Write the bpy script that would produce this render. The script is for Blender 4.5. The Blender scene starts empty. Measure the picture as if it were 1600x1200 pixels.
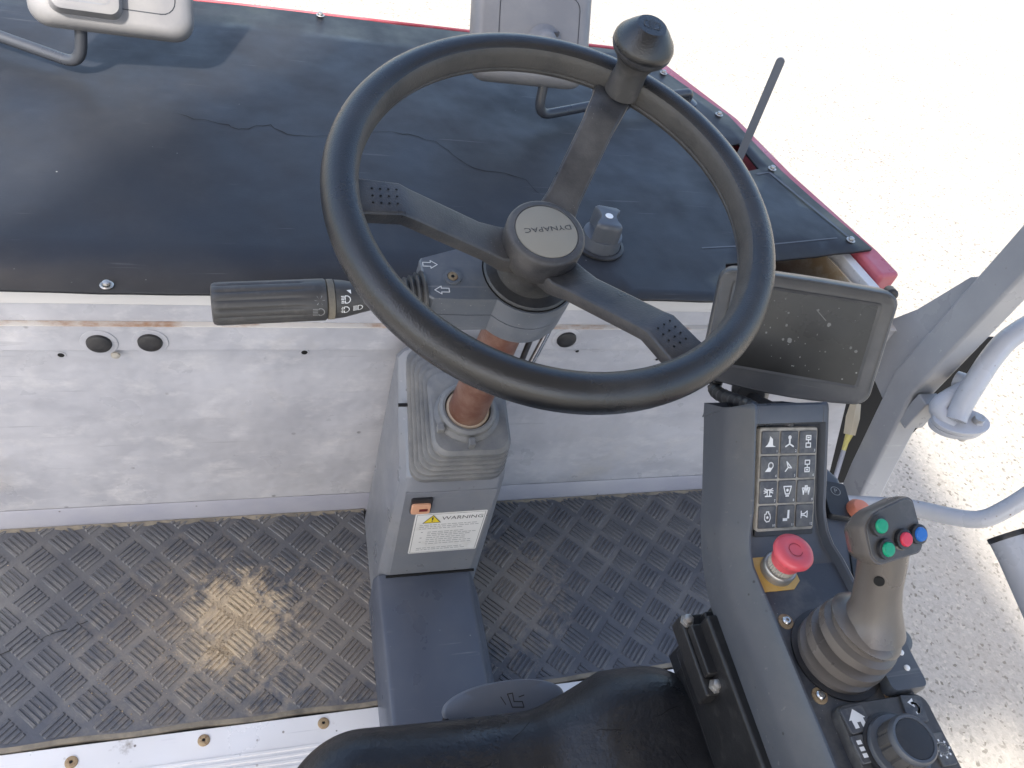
import bpy, bmesh, math, random
from mathutils import Matrix, Vector
R = math.radians
rnd = random.Random(7)
scn = bpy.context.scene
col = scn.collection

# ------------------------------------------------------------------ camera, sky, sun, exposure
cam_d = bpy.data.cameras.new('camera'); cam = bpy.data.objects.new('camera', cam_d); col.objects.link(cam)
cam_d.sensor_fit = 'HORIZONTAL'; cam_d.sensor_width = 36.0; cam_d.lens = 1250.0 / 1600.0 * 36.0
cam_d.clip_start = 0.02; cam_d.clip_end = 500
_r = Vector((0.958, -0.197, 0.207)); _f = Vector((0.285, 0.624, -0.727)).normalized()
_r = (_r - _f * _r.dot(_f)).normalized(); _u = _r.cross(_f)
cam.matrix_world = Matrix(((_r.x, _u.x, -_f.x, 0), (_r.y, _u.y, -_f.y, 0), (_r.z, _u.z, -_f.z, 1.26), (0, 0, 0, 1)))
scn.camera = cam

SUN_EL = R(50); SUN_D = Vector((0.53 * math.cos(SUN_EL), 0.85 * math.cos(SUN_EL), -math.sin(SUN_EL))).normalized()
w = bpy.data.worlds.new('World'); scn.world = w; w.use_nodes = True
nt = w.node_tree; bg = nt.nodes['Background']
sky = nt.nodes.new('ShaderNodeTexSky'); sky.sky_type = 'NISHITA'; sky.sun_disc = False
sky.sun_elevation = SUN_EL; sky.sun_rotation = math.atan2(-SUN_D.x, -SUN_D.y)
sky.dust_density = 3.0; sky.air_density = 1.0; sky.ozone_density = 0.4
nt.links.new(sky.outputs[0], bg.inputs[0]); bg.inputs[1].default_value = 0.15
sl = bpy.data.lights.new('sun', 'SUN'); sl.energy = 2.7; sl.angle = R(3.0); sl.color = (1.0, 0.95, 0.87)
so = bpy.data.objects.new('sun', sl); col.objects.link(so); so.location = (-3, -5, 8)
so.rotation_euler = SUN_D.to_track_quat('-Z', 'Y').to_euler()
scn.view_settings.view_transform = 'Standard'; scn.view_settings.look = 'None'
scn.view_settings.exposure = 1.65; scn.view_settings.gamma = 1.0; scn.view_settings.use_curve_mapping = False

# ------------------------------------------------------------------ materials
MATS = {}
def mat(name, base, rough=0.5, metal=0.0, col2=None, c2scale=6.0, c2lo=0.45, c2hi=0.7, c2amt=1.0,
        bump=0.0, bscale=200.0, bump2=0.0, b2scale=20.0, spec=0.5, speck=None, speckscale=60.0, specksize=0.12,
        stretch=None, streak=None, streakamt=0.5, coat=0.0, rvar=0.15, vor=False, scratch=None, scratchamt=0.5, stain=None, stainamt=0.5):
    if name in MATS: return MATS[name]
    m = bpy.data.materials.new(name); m.use_nodes = True; t = m.node_tree; N = t.nodes; L = t.links
    b = N['Principled BSDF']
    b.inputs['Roughness'].default_value = rough; b.inputs['Metallic'].default_value = metal
    b.inputs['Specular IOR Level'].default_value = spec; b.inputs['Coat Weight'].default_value = coat
    tc = N.new('ShaderNodeTexCoord'); co = tc.outputs['Object']
    if stretch:
        mp = N.new('ShaderNodeMapping'); mp.inputs['Scale'].default_value = stretch; L.new(co, mp.inputs[0]); cs = mp.outputs[0]
    else: cs = co
    def noise(scale, detail=4.0, src=None, rr=0.55):
        n = N.new('ShaderNodeTexNoise'); n.inputs['Scale'].default_value = scale; n.inputs['Detail'].default_value = detail
        n.inputs['Roughness'].default_value = rr; L.new(src or co, n.inputs['Vector']); return n.outputs['Fac']
    def ramp(v, lo, hi, a=0.0, c=1.0):
        r = N.new('ShaderNodeMapRange'); r.inputs[1].default_value = lo; r.inputs[2].default_value = hi
        r.inputs[3].default_value = a; r.inputs[4].default_value = c; L.new(v, r.inputs[0]); return r.outputs[0]
    def mix(fac, a, c):
        x = N.new('ShaderNodeMix'); x.data_type = 'RGBA'; L.new(fac, x.inputs[0])
        for s, v in ((6, a), (7, c)):
            if hasattr(v, 'links'): L.new(v, x.inputs[s])
            else: x.inputs[s].default_value = (*v, 1)
        return x.outputs[2]
    cur = base
    f0 = noise(3.5, 3)
    cur = mix(ramp(f0, 0.3, 0.7), tuple(c * 0.88 for c in base), tuple(min(1, c * 1.12) for c in base))
    if col2: cur = mix(ramp(noise(c2scale, 6, cs, 0.65), c2lo, c2hi, 0, c2amt), cur, col2)
    if streak: cur = mix(ramp(noise(14, 5, cs, 0.7), 0.52, 0.74, 0, streakamt), cur, streak)
    if stain: cur = mix(ramp(noise(4.3, 8, None, 0.72), 0.56, 0.70, 0, stainamt), cur, stain)
    if scratch:
        for ang, sx in ((0.5, 4.0), (-0.35, 3.0), (1.35, 5.0)):
            mp2 = N.new('ShaderNodeMapping'); mp2.inputs['Rotation'].default_value = (ang, ang * 0.7, ang); mp2.inputs['Scale'].default_value = (sx, 130.0, 130.0); L.new(co, mp2.inputs[0])
            a_ = ramp(noise(1.0, 2, mp2.outputs[0]), 0.69, 0.73); b_ = ramp(noise(7.0 + sx, 3), 0.50, 0.62)
            mm = N.new('ShaderNodeMath'); mm.operation = 'MULTIPLY'; L.new(a_, mm.inputs[0]); L.new(b_, mm.inputs[1])
            m3 = N.new('ShaderNodeMath'); m3.operation = 'MULTIPLY'; L.new(mm.outputs[0], m3.inputs[0]); m3.inputs[1].default_value = scratchamt
            cur = mix(m3.outputs[0], cur, scratch)
    if speck:
        v = N.new('ShaderNodeTexVoronoi'); v.inputs['Scale'].default_value = speckscale; L.new(co, v.inputs['Vector'])
        n2 = noise(9, 3)
        mth = N.new('ShaderNodeMath'); mth.operation = 'MULTIPLY'
        L.new(ramp(v.outputs['Distance'], specksize, specksize * 0.6), mth.inputs[0]); L.new(ramp(n2, 0.48, 0.62), mth.inputs[1])
        cur = mix(mth.outputs[0], cur, speck)
    L.new(cur, b.inputs['Base Color'])
    if rvar: L.new(ramp(noise(11, 5), 0.3, 0.7, max(0.03, rough - rvar), min(1, rough + rvar)), b.inputs['Roughness'])
    last = None
    for amt, sc, isv in ((bump, bscale, vor), (bump2, b2scale, False)):
        if amt > 0:
            bn = N.new('ShaderNodeBump'); bn.inputs['Strength'].default_value = amt; bn.inputs['Distance'].default_value = 0.4 / sc
            if isv:
                vv = N.new('ShaderNodeTexVoronoi'); vv.inputs['Scale'].default_value = sc; L.new(co, vv.inputs['Vector']); h = vv.outputs['Distance']
            else: h = noise(sc, 3)
            L.new(h, bn.inputs['Height'])
            if last: L.new(last, bn.inputs['Normal'])
            last = bn.outputs[0]
    if last: L.new(last, b.inputs['Normal'])
    MATS[name] = m; return m

DUST = (0.16, 0.145, 0.125)
m_rim = mat('wheel_rubber', (0.008, 0.009, 0.011), 0.27, rvar=0.10, col2=(0.055, 0.052, 0.049), c2scale=9, c2lo=0.48, c2hi=0.80, c2amt=0.5, bump=0.7, bscale=800, spec=0.65)
m_rimdust = mat('wheel_rubber_dusty', (0.066, 0.063, 0.059), 0.6, col2=(0.03, 0.03, 0.031), c2scale=16, c2lo=0.50, c2hi=0.72, c2amt=0.8, bump=0.6, bscale=480)
m_spoke = mat('wheel_spoke_plastic', (0.026, 0.027, 0.031), 0.38, col2=(0.105, 0.101, 0.096), c2scale=11, c2lo=0.36, c2hi=0.66, c2amt=0.85, bump=0.4, bscale=520, speck=(0.2, 0.19, 0.18), speckscale=240, specksize=0.12)
m_black = mat('black_plastic', (0.018, 0.018, 0.02), 0.45, col2=(0.07, 0.066, 0.06), c2scale=20, c2lo=0.5, c2hi=0.8, c2amt=0.6, bump=0.15, bscale=500)
m_blackpaint = mat('black_painted_steel', (0.012, 0.012, 0.013), 0.42, col2=(0.05, 0.048, 0.045), c2scale=60, c2lo=0.55, c2hi=0.75, c2amt=0.6, bump=0.2, bscale=300)
m_dark = mat('shade_and_crack_black', (0.004, 0.004, 0.004), 0.9, rvar=0)  # near-black for painted shade in gaps and holes, and for cracks
m_grey = mat('grey_plastic', (0.165, 0.174, 0.192), 0.38, col2=(0.235, 0.23, 0.22), c2scale=9, c2lo=0.45, c2hi=0.8, c2amt=0.6, bump=0.12, bscale=700, speck=(0.05, 0.05, 0.05), speckscale=60, specksize=0.12, scratch=(0.28, 0.28, 0.28), scratchamt=0.5, stain=(0.07, 0.07, 0.068), stainamt=0.5)
m_console = mat('console_plastic', (0.070, 0.077, 0.090), 0.40, col2=(0.15, 0.147, 0.14), c2scale=9, c2lo=0.5, c2hi=0.85, c2amt=0.5, bump=0.15, bscale=900, scratch=(0.18, 0.18, 0.18), scratchamt=0.5, speck=(0.02, 0.02, 0.02), speckscale=50, specksize=0.08)
m_deck = mat('console_deck', (0.040, 0.045, 0.056), 0.45, col2=(0.16, 0.155, 0.145), c2scale=24, c2lo=0.46, c2hi=0.72, c2amt=0.6, bump=0.2, bscale=800, speck=(0.3, 0.29, 0.27), speckscale=260, specksize=0.13)
m_housing = mat('switch_housing_plastic', (0.105, 0.116, 0.135), 0.42, col2=(0.22, 0.218, 0.21), c2scale=20, c2lo=0.46, c2hi=0.8, c2amt=0.55, bump=0.2, bscale=600, speck=(0.3, 0.3, 0.29), speckscale=140, specksize=0.10, scratch=(0.25, 0.25, 0.25), scratchamt=0.5)
m_bellows = mat('bellows_rubber', (0.105, 0.11, 0.115), 0.5, col2=(0.27, 0.255, 0.225), c2scale=12, c2lo=0.40, c2hi=0.72, c2amt=0.75, bump=0.15, bscale=500)
m_rust = mat('rusty_tube', (0.115, 0.048, 0.031), 0.5, col2=(0.20, 0.12, 0.088), c2scale=30, c2lo=0.4, c2hi=0.7, bump=0.4, bscale=350)
m_joy = mat('taupe_plastic', (0.098, 0.086, 0.077), 0.34, col2=(0.16, 0.146, 0.13), c2scale=12, c2lo=0.45, c2hi=0.8, c2amt=0.5, bump=0.15, bscale=900, stain=(0.06, 0.054, 0.049), stainamt=0.6, scratch=(0.22, 0.2, 0.18), scratchamt=0.3)
m_joyface = mat('dark_button_face', (0.055, 0.053, 0.052), 0.5, col2=(0.14, 0.13, 0.12), c2scale=60, c2lo=0.5, c2hi=0.75, c2amt=0.5, bump=0.1, bscale=900)
m_green = mat('green_button', (0.0, 0.26, 0.13), 0.3, rvar=0.05); m_red = mat('red_button', (0.55, 0.03, 0.06), 0.3, rvar=0.05)
m_blue = mat('blue_button', (0.01, 0.12, 0.42), 0.3, rvar=0.05)
m_estop = mat('red_mushroom', (0.62, 0.09, 0.115), 0.38, col2=(0.62, 0.20, 0.21), c2scale=30, c2lo=0.5, c2hi=0.8, c2amt=0.6)
m_yellow = mat('yellow_plate', (0.52, 0.32, 0.075), 0.5, col2=(0.58, 0.42, 0.2), c2scale=40, c2lo=0.45, c2hi=0.7, c2amt=0.6)
m_chrome = mat('bright_steel', (0.55, 0.55, 0.54), 0.28, metal=1.0)
m_galv = mat('galvanised_steel', (0.45, 0.44, 0.42), 0.4, metal=0.8, col2=(0.3, 0.2, 0.12), c2scale=120, c2lo=0.5, c2hi=0.8, c2amt=0.5)
m_screw = mat('rusty_screw', (0.36, 0.27, 0.16), 0.55, metal=0.4, col2=(0.2, 0.1, 0.05), c2scale=200, c2lo=0.5, c2hi=0.7)
m_wall = mat('worn_white_paint', (0.44, 0.44, 0.462), 0.36, col2=(0.27, 0.275, 0.305), c2scale=5, c2lo=0.42, c2hi=0.72, c2amt=0.7, stretch=(0.9, 1, 1.6), streak=(0.57, 0.56, 0.56), streakamt=0.8, speck=(0.07, 0.065, 0.06), speckscale=24, specksize=0.10, bump2=0.2, b2scale=9, scratch=(0.26, 0.26, 0.28), scratchamt=0.55, stain=(0.42, 0.38, 0.32), stainamt=0.35)
m_ledge = mat('ledge_paint', (0.58, 0.565, 0.545), 0.4, col2=(0.45, 0.44, 0.44), c2scale=9, c2lo=0.45, c2hi=0.8, c2amt=0.6, stretch=(0.4, 1, 3), speck=(0.04, 0.035, 0.035), speckscale=26, specksize=0.13, scratch=(0.3, 0.27, 0.24), scratchamt=0.5)
m_rustedge = mat('rusty_edge', (0.58, 0.55, 0.51), 0.6, col2=(0.34, 0.20, 0.12), c2scale=22, c2lo=0.5, c2hi=0.66, c2amt=1.0, stretch=(0.5, 1, 1))
m_kick = mat('kick_strip_paint', (0.27, 0.275, 0.32), 0.45, col2=(0.38, 0.375, 0.39), c2scale=8, c2lo=0.4, c2hi=0.7, c2amt=0.7, stretch=(0.5, 1, 1), speck=(0.07, 0.06, 0.05), speckscale=46, specksize=0.09)
m_matrub = mat('floor_rubber', (0.074, 0.079, 0.092), 0.42, col2=(0.172, 0.168, 0.160), c2scale=8, c2lo=0.43, c2hi=0.72, c2amt=0.8, bump=0.35, bscale=260, speck=(0.28, 0.26, 0.22), speckscale=150, specksize=0.13)
m_lip = mat('dusty_mat_edge', (0.20, 0.175, 0.135), 0.8, col2=(0.08, 0.075, 0.065), c2scale=30, c2lo=0.4, c2hi=0.7)
m_sill = mat('anodised_sill', (0.74, 0.725, 0.70), 0.34, metal=0.2, col2=(0.26, 0.22, 0.17), c2scale=17, c2lo=0.60, c2hi=0.70, c2amt=0.8, speck=(0.10, 0.07, 0.045), speckscale=55, specksize=0.12, scratch=(0.45, 0.44, 0.43), scratchamt=0.6)
m_seat = mat('black_vinyl', (0.010, 0.010, 0.0115), 0.38, col2=(0.028, 0.027, 0.0265), c2scale=40, c2lo=0.48, c2hi=0.75, c2amt=0.7, bump=0.35, bscale=220, bump2=0.10, b2scale=45, speck=(0.16, 0.15, 0.14), speckscale=70, specksize=0.05)
m_sand = mat('dry_sand', (0.52, 0.42, 0.29), 0.95, col2=(0.2, 0.16, 0.11), c2scale=300, c2lo=0.4, c2hi=0.6, rvar=0)
m_postp = mat('silver_grey_paint', (0.30, 0.303, 0.315), 0.34, col2=(0.38, 0.378, 0.378), c2scale=6, c2lo=0.4, c2hi=0.75, c2amt=0.6, bump=0.05, bscale=300, scratch=(0.48, 0.47, 0.46), scratchamt=0.5, speck=(0.12, 0.07, 0.04), speckscale=45, specksize=0.09)
m_rail = mat('pale_rail_paint', (0.40, 0.41, 0.44), 0.32, col2=(0.50, 0.49, 0.48), c2scale=9, c2lo=0.4, c2hi=0.7, c2amt=0.6, scratch=(0.25, 0.24, 0.23), scratchamt=0.5, speck=(0.16, 0.10, 0.06), speckscale=50, specksize=0.09)
m_redbody = mat('red_bodywork', (0.40, 0.075, 0.095), 0.35, col2=(0.50, 0.22, 0.25), c2scale=8, c2lo=0.45, c2hi=0.7, c2amt=0.5)
m_cream = mat('stained_cream_panel', (0.62, 0.58, 0.48), 0.5, col2=(0.34, 0.20, 0.07), c2scale=11, c2lo=0.46, c2hi=0.66, c2amt=0.8)
m_mirror = mat('mirror_shell_plastic', (0.17, 0.17, 0.178), 0.5, col2=(0.235, 0.228, 0.22), c2scale=10, c2lo=0.4, c2hi=0.72, c2amt=0.7, bump=0.1, bscale=500)
m_arm = mat('mirror_arm_paint', (0.035, 0.039, 0.048), 0.35)
m_badge = mat('beige_badge', (0.25, 0.23, 0.185), 0.45)
m_print = mat('white_print', (0.75, 0.75, 0.74), 0.6, rvar=0)
m_faded = mat('faded_print', (0.22, 0.22, 0.22), 0.6, rvar=0)
m_ink = mat('black_print', (0.05, 0.05, 0.05), 0.6, rvar=0)
m_inkgrey = mat('grey_print', (0.30, 0.30, 0.29), 0.6, rvar=0)
m_label = mat('label_paper', (0.70, 0.69, 0.66), 0.5, col2=(0.45, 0.42, 0.34), c2scale=30, c2lo=0.55, c2hi=0.75, c2amt=0.6)
m_tri = mat('yellow_triangle', (0.75, 0.58, 0.03), 0.5, rvar=0)
m_key = mat('dark_key', (0.050, 0.052, 0.060), 0.5, col2=(0.19, 0.183, 0.165), c2scale=55, c2lo=0.42, c2hi=0.68, c2amt=0.6, rvar=0.1)
m_keygap = mat('key_frame_dust', (0.36, 0.335, 0.29), 0.8, col2=(0.2, 0.19, 0.17), c2scale=50, c2lo=0.45, c2hi=0.7)
m_glass = mat('dusty_screen_glass', (0.016, 0.016, 0.0155), 0.30, spec=0.3, col2=(0.045, 0.045, 0.042), c2scale=10, c2lo=0.4, c2hi=0.8, c2amt=0.6, speck=(0.40, 0.40, 0.38), speckscale=95, specksize=0.11, rvar=0.08)
m_bezel = mat('bezel_plastic', (0.060, 0.062, 0.067), 0.38, col2=(0.12, 0.118, 0.112), c2scale=16, c2lo=0.5, c2hi=0.8, c2amt=0.55, bump=0.1, bscale=800, scratch=(0.2, 0.2, 0.19), scratchamt=0.4)
m_yellowcable = mat('yellow_cable', (0.55, 0.48, 0.15), 0.5, rvar=0); m_ivory = mat('ivory_plastic', (0.55, 0.48, 0.36), 0.5)
m_orange = mat('salmon_plastic', (0.62, 0.33, 0.20), 0.45); m_darkred = mat('dark_red_window', (0.14, 0.015, 0.015), 0.3)
m_orange2 = mat('orange_cap', (0.60, 0.20, 0.12), 0.45)
m_lever = mat('blue_grey_lever', (0.125, 0.137, 0.160), 0.45, bump=0.1, bscale=700)
m_tunnel = mat('tunnel_paint', (0.072, 0.082, 0.105), 0.36, col2=(0.12, 0.125, 0.135), c2scale=7, c2lo=0.45, c2hi=0.8, c2amt=0.6, bump=0.06, bscale=500, scratch=(0.25, 0.25, 0.26), scratchamt=0.6, speck=(0.28, 0.28, 0.27), speckscale=46, specksize=0.07)
m_roof = mat('roof_bounce_paint', (0.55, 0.55, 0.56), 0.5)  # pale so the unseen roof bounces light onto the platform

def hood_material():
    m = mat('hood_rubber_sheet', (0.016, 0.0175, 0.022), 0.46, col2=(0.030, 0.0305, 0.033), c2scale=2.6, c2lo=0.42, c2hi=0.72, c2amt=0.8, bump=0.12, bscale=420, bump2=0.06, b2scale=5,
            speck=(0.30, 0.30, 0.29), speckscale=26, specksize=0.035, streak=(0.036, 0.037, 0.041), streakamt=0.35, scratch=(0.09, 0.09, 0.095), scratchamt=0.4, spec=0.38)
    return m
m_hood = hood_material()

def ground_material():
    m = bpy.data.materials.new('pale_gravel_concrete'); m.use_nodes = True; t = m.node_tree; N = t.nodes; L = t.links; b = N['Principled BSDF']
    b.inputs['Roughness'].default_value = 0.9; b.inputs['Specular IOR Level'].default_value = 0.2
    tc = N.new('ShaderNodeTexCoord'); co = tc.outputs['Object']
    v = N.new('ShaderNodeTexVoronoi'); v.inputs['Scale'].default_value = 100; L.new(co, v.inputs['Vector'])
    cr = N.new('ShaderNodeValToRGB'); e = cr.color_ramp.elements
    e[0].position = 0.0; e[0].color = (0.15, 0.135, 0.11, 1); e[1].position = 1.0; e[1].color = (0.40, 0.365, 0.31, 1)
    for p, c in ((0.10, (0.285, 0.265, 0.230)), (0.5, (0.325, 0.302, 0.264)), (0.88, (0.34, 0.316, 0.274))):
        x = cr.color_ramp.elements.new(p); x.color = (*c, 1)
    sep = N.new('ShaderNodeSeparateColor'); L.new(v.outputs['Color'], sep.inputs[0]); L.new(sep.outputs[0], cr.inputs[0])
    n = N.new('ShaderNodeTexNoise'); n.inputs['Scale'].default_value = 2.2; n.inputs['Detail'].default_value = 6; L.new(co, n.inputs['Vector'])
    mr = N.new('ShaderNodeMapRange'); mr.inputs[1].default_value = 0.45; mr.inputs[2].default_value = 0.7; mr.inputs[4].default_value = 0.5; L.new(n.outputs[0], mr.inputs[0])
    mx = N.new('ShaderNodeMix'); mx.data_type = 'RGBA'; L.new(mr.outputs[0], mx.inputs[0]); L.new(cr.outputs[0], mx.inputs[6]); mx.inputs[7].default_value = (0.35, 0.312, 0.255, 1)
    L.new(mx.outputs[2], b.inputs['Base Color'])
    n2 = N.new('ShaderNodeTexNoise'); n2.inputs['Scale'].default_value = 120; n2.inputs['Detail'].default_value = 4; L.new(co, n2.inputs['Vector'])
    bp = N.new('ShaderNodeBump'); bp.inputs['Strength'].default_value = 0.5; bp.inputs['Distance'].default_value = 0.004; L.new(n2.outputs[0], bp.inputs['Height']); L.new(bp.outputs[0], b.inputs['Normal'])
    return m

def dirty_mat_material():
    # rubber with a trodden-in sand stain that has a shape of its own
    m = m_matrub.copy(); m.name = 'floor_rubber_sandy'; t = m.node_tree; N = t.nodes; L = t.links; b = N['Principled BSDF']
    src = b.inputs['Base Color'].links[0].from_socket
    tc = N.new('ShaderNodeTexCoord'); geo = N.new('ShaderNodeNewGeometry')
    n = N.new('ShaderNodeTexNoise'); n.inputs['Scale'].default_value = 55; n.inputs['Detail'].default_value = 10; n.inputs['Roughness'].default_value = 0.75; L.new(geo.outputs['Position'], n.inputs['Vector'])
    prev = src
    for (cx, cy, rad, amt) in ((-0.06, 0.607, 0.064, 0.95), (-0.085, 0.545, 0.030, 0.95), (-0.07, 0.585, 0.10, 0.34), (-0.11, 0.56, 0.17, 0.15), (0.09, 0.55, 0.14, 0.18), (0.37, 0.60, 0.12, 0.20)):
        d = N.new('ShaderNodeVectorMath'); d.operation = 'DISTANCE'; L.new(geo.outputs['Position'], d.inputs[0]); d.inputs[1].default_value = (cx, cy, 0)
        a = N.new('ShaderNodeMath'); a.operation = 'DIVIDE'; L.new(d.outputs['Value'], a.inputs[0]); a.inputs[1].default_value = rad
        s = N.new('ShaderNodeMath'); s.operation = 'MULTIPLY_ADD'; L.new(n.outputs[0], s.inputs[0]); s.inputs[1].default_value = -3.2; L.new(a.outputs[0], s.inputs[2])
        r = N.new('ShaderNodeMapRange'); r.inputs[1].default_value = -0.50; r.inputs[2].default_value = -1.05; r.inputs[3].default_value = 0; r.inputs[4].default_value = amt; L.new(s.outputs[0], r.inputs[0])
        x = N.new('ShaderNodeMix'); x.data_type = 'RGBA'; L.new(r.outputs[0], x.inputs[0]); L.new(prev, x.inputs[6]); x.inputs[7].default_value = (0.50, 0.40, 0.27, 1)
        prev = x.outputs[2]
    L.new(prev, b.inputs['Base Color'])
    return m
m_sandmat = dirty_mat_material()

# ------------------------------------------------------------------ mesh helpers
I4 = Matrix.Identity(4)
def frame(o, x, y):
    x = Vector(x).normalized(); y = Vector(y); z = x.cross(y).normalized(); y = z.cross(x)
    return Matrix(((x.x, y.x, z.x, o[0]), (x.y, y.y, z.y, o[1]), (x.z, y.z, z.z, o[2]), (0, 0, 0, 1)))
def align(p, d):                       # local z along d
    d = Vector(d).normalized(); q = d.to_track_quat('Z', 'Y'); return Matrix.Translation(p) @ q.to_matrix().to_4x4()

class MB:
    def __init__(s, M=I4): s.v = []; s.f = []; s.M = M
    def add(s, vs, fs, M=None):
        k = len(s.v); T = s.M @ M if M is not None else s.M
        s.v += [T @ Vector(p) for p in vs]; s.f += [tuple(i + k for i in f) for f in fs]; return s
    def box(s, x0, x1, y0, y1, z0, z1, M=None):
        vs = [(x, y, z) for z in (z0, z1) for y in (y0, y1) for x in (x0, x1)]
        return s.add(vs, [(0, 2, 3, 1), (4, 5, 7, 6), (0, 1, 5, 4), (2, 6, 7, 3), (0, 4, 6, 2), (1, 3, 7, 5)], M)
    def lathe(s, prof, n=32, M=None, caps=True):
        vs = []; fs = []
        for r, z in prof:
            for k in range(n):
                a = 2 * math.pi * k / n; vs.append((r * math.cos(a), r * math.sin(a), z))
        for j in range(len(prof) - 1):
            for k in range(n):
                a = j * n + k; b = j * n + (k + 1) % n; fs.append((a, b, b + n, a + n))
        if caps:
            fs.append(tuple(range(n - 1, -1, -1))); fs.append(tuple(range((len(prof) - 1) * n, len(prof) * n)))
        return s.add(vs, fs, M)
    def cyl(s, p0, p1, r0, r1=None, n=24):
        p0 = Vector(p0); p1 = Vector(p1); L = (p1 - p0).length
        return s.lathe([(r0, 0), (r0 if r1 is None else r1, L)], n, align(p0, p1 - p0))
    def prism(s, poly, z0, z1, M=None):
        n = len(poly); vs = [(x, y, z0) for x, y in poly] + [(x, y, z1) for x, y in poly]
        fs = [tuple(range(n - 1, -1, -1)), tuple(range(n, 2 * n))] + [(i, (i + 1) % n, n + (i + 1) % n, n + i) for i in range(n)]
        return s.add(vs, fs, M)
    def flat(s, poly, z=0.0, M=None):
        return s.add([(x, y, z) for x, y in poly], [tuple(range(len(poly)))], M)
    def line(s, pts, wd, z=0.0, M=None, closed=False):       # thick 2d line, one quad per segment
        P = list(pts) + ([pts[0]] if closed else [])
        for a, b in zip(P[:-1], P[1:]):
            d = Vector((b[0] - a[0], b[1] - a[1]));
            if d.length == 0: continue
            d.normalize(); q = Vector((-d.y, d.x)) * wd / 2; e = d * wd * 0.35
            s.flat([(a[0] - q.x - e.x, a[1] - q.y - e.y), (b[0] - q.x + e.x, b[1] - q.y + e.y), (b[0] + q.x + e.x, b[1] + q.y + e.y), (a[0] + q.x - e.x, a[1] + q.y - e.y)], z, M)
        return s
    def tube(s, pts, r, n=16, caps=True, closed=False):
        P = [Vector(p) for p in pts]; k = len(P); base = None; rows = []
        rr = r if isinstance(r, (list, tuple)) else [r] * k
        up = None
        for i in range(k):
            a = P[(i - 1) % k] if (closed or i > 0) else P[i]; b = P[(i + 1) % k] if (closed or i < k - 1) else P[i]
            t = (b - a).normalized()
            if up is None: up = t.orthogonal().normalized()
            up = (up - t * up.dot(t)).normalized(); w_ = t.cross(up)
            rows.append([P[i] + (up * math.cos(2 * math.pi * j / n) + w_ * math.sin(2 * math.pi * j / n)) * rr[i] for j in range(n)])
        vs = [p for row in rows for p in row]; fs = []
        for i in range(k if closed else k - 1):
            for j in range(n):
                a = i * n + j; b = i * n + (j + 1) % n; c = ((i + 1) % k) * n + (j + 1) % n; d = ((i + 1) % k) * n + j; fs.append((a, b, c, d))
        if caps and not closed: fs.append(tuple(range(n - 1, -1, -1))); fs.append(tuple(range((k - 1) * n, k * n)))
        return s.add(vs, fs)
    def loft(s, rings, caps=True, M=None):
        n = len(rings[0]); vs = [p for r_ in rings for p in r_]; fs = []
        for i in range(len(rings) - 1):
            for j in range(n):
                a = i * n + j; b = i * n + (j + 1) % n; fs.append((a, b, b + n, a + n))
        if caps: fs.append(tuple(range(n - 1, -1, -1))); fs.append(tuple(range((len(rings) - 1) * n, len(rings) * n)))
        return s.add(vs, fs, M)
    def mesh(s, name, smooth=35):
        me = bpy.data.meshes.new(name); me.from_pydata([tuple(p) for p in s.v], [], s.f); me.validate()
        bm = bmesh.new(); bm.from_mesh(me); bmesh.ops.recalc_face_normals(bm, faces=bm.faces); bm.to_mesh(me); bm.free()
        if smooth:
            me.polygons.foreach_set('use_smooth', [True] * len(me.polygons)); me.set_sharp_from_angle(angle=R(smooth))
        return me
    def build(s, name, m, parent=None, bevel=0.0, seg=2, smooth=35, sub=0):
        me = s.mesh(name, smooth); me.materials.append(m)
        o = bpy.data.objects.new(name, me); col.objects.link(o)
        if parent is not None: o.parent = parent
        if bevel:
            b = o.modifiers.new('bevel', 'BEVEL'); b.width = bevel; b.segments = seg; b.limit_method = 'ANGLE'; b.angle_limit = R(32); b.harden_normals = True
        if sub:
            q = o.modifiers.new('sub', 'SUBSURF'); q.levels = sub; q.render_levels = sub
        return o

def rrect(wd, hd, r, n=5, cx=0.0, cy=0.0):
    out = []
    for sx, sy, a0 in ((1, 1, 0), (-1, 1, 90), (-1, -1, 180), (1, -1, 270)):
        for k in range(n + 1):
            a = R(a0 + 90 * k / n); out.append((cx + sx * (wd / 2 - r) + r * math.cos(a), cy + sy * (hd / 2 - r) + r * math.sin(a)))
    return out
def arc(cx, cy, r, a0, a1, n=12): return [(cx + r * math.cos(R(a0 + (a1 - a0) * k / n)), cy + r * math.sin(R(a0 + (a1 - a0) * k / n))) for k in range(n + 1)]
def smoothpath(pts, n=8):
    P = [Vector(p) for p in pts]; out = []
    for i in range(len(P) - 1):
        p0 = P[max(i - 1, 0)]; p1 = P[i]; p2 = P[i + 1]; p3 = P[min(i + 2, len(P) - 1)]
        for k in range(n):
            t = k / n; out.append(0.5 * ((2 * p1) + (p2 - p0) * t + (2 * p0 - 5 * p1 + 4 * p2 - p3) * t * t + (-p0 + 3 * p1 - 3 * p2 + p3) * t ** 3))
    return out + [P[-1]]
def fillet(pts, rad, n=6):              # polyline with rounded corners
    P = [Vector(p) for p in pts]; out = [P[0]]
    for i in range(1, len(P) - 1):
        a = (P[i - 1] - P[i]); b = (P[i + 1] - P[i]); d = min(rad, a.length * 0.45, b.length * 0.45)
        p0 = P[i] + a.normalized() * d; p2 = P[i] + b.normalized() * d
        for k in range(n + 1):
            t = k / n; out.append((1 - t) ** 2 * p0 + 2 * t * (1 - t) * P[i] + t * t * p2)
    return out + [P[-1]]

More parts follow.
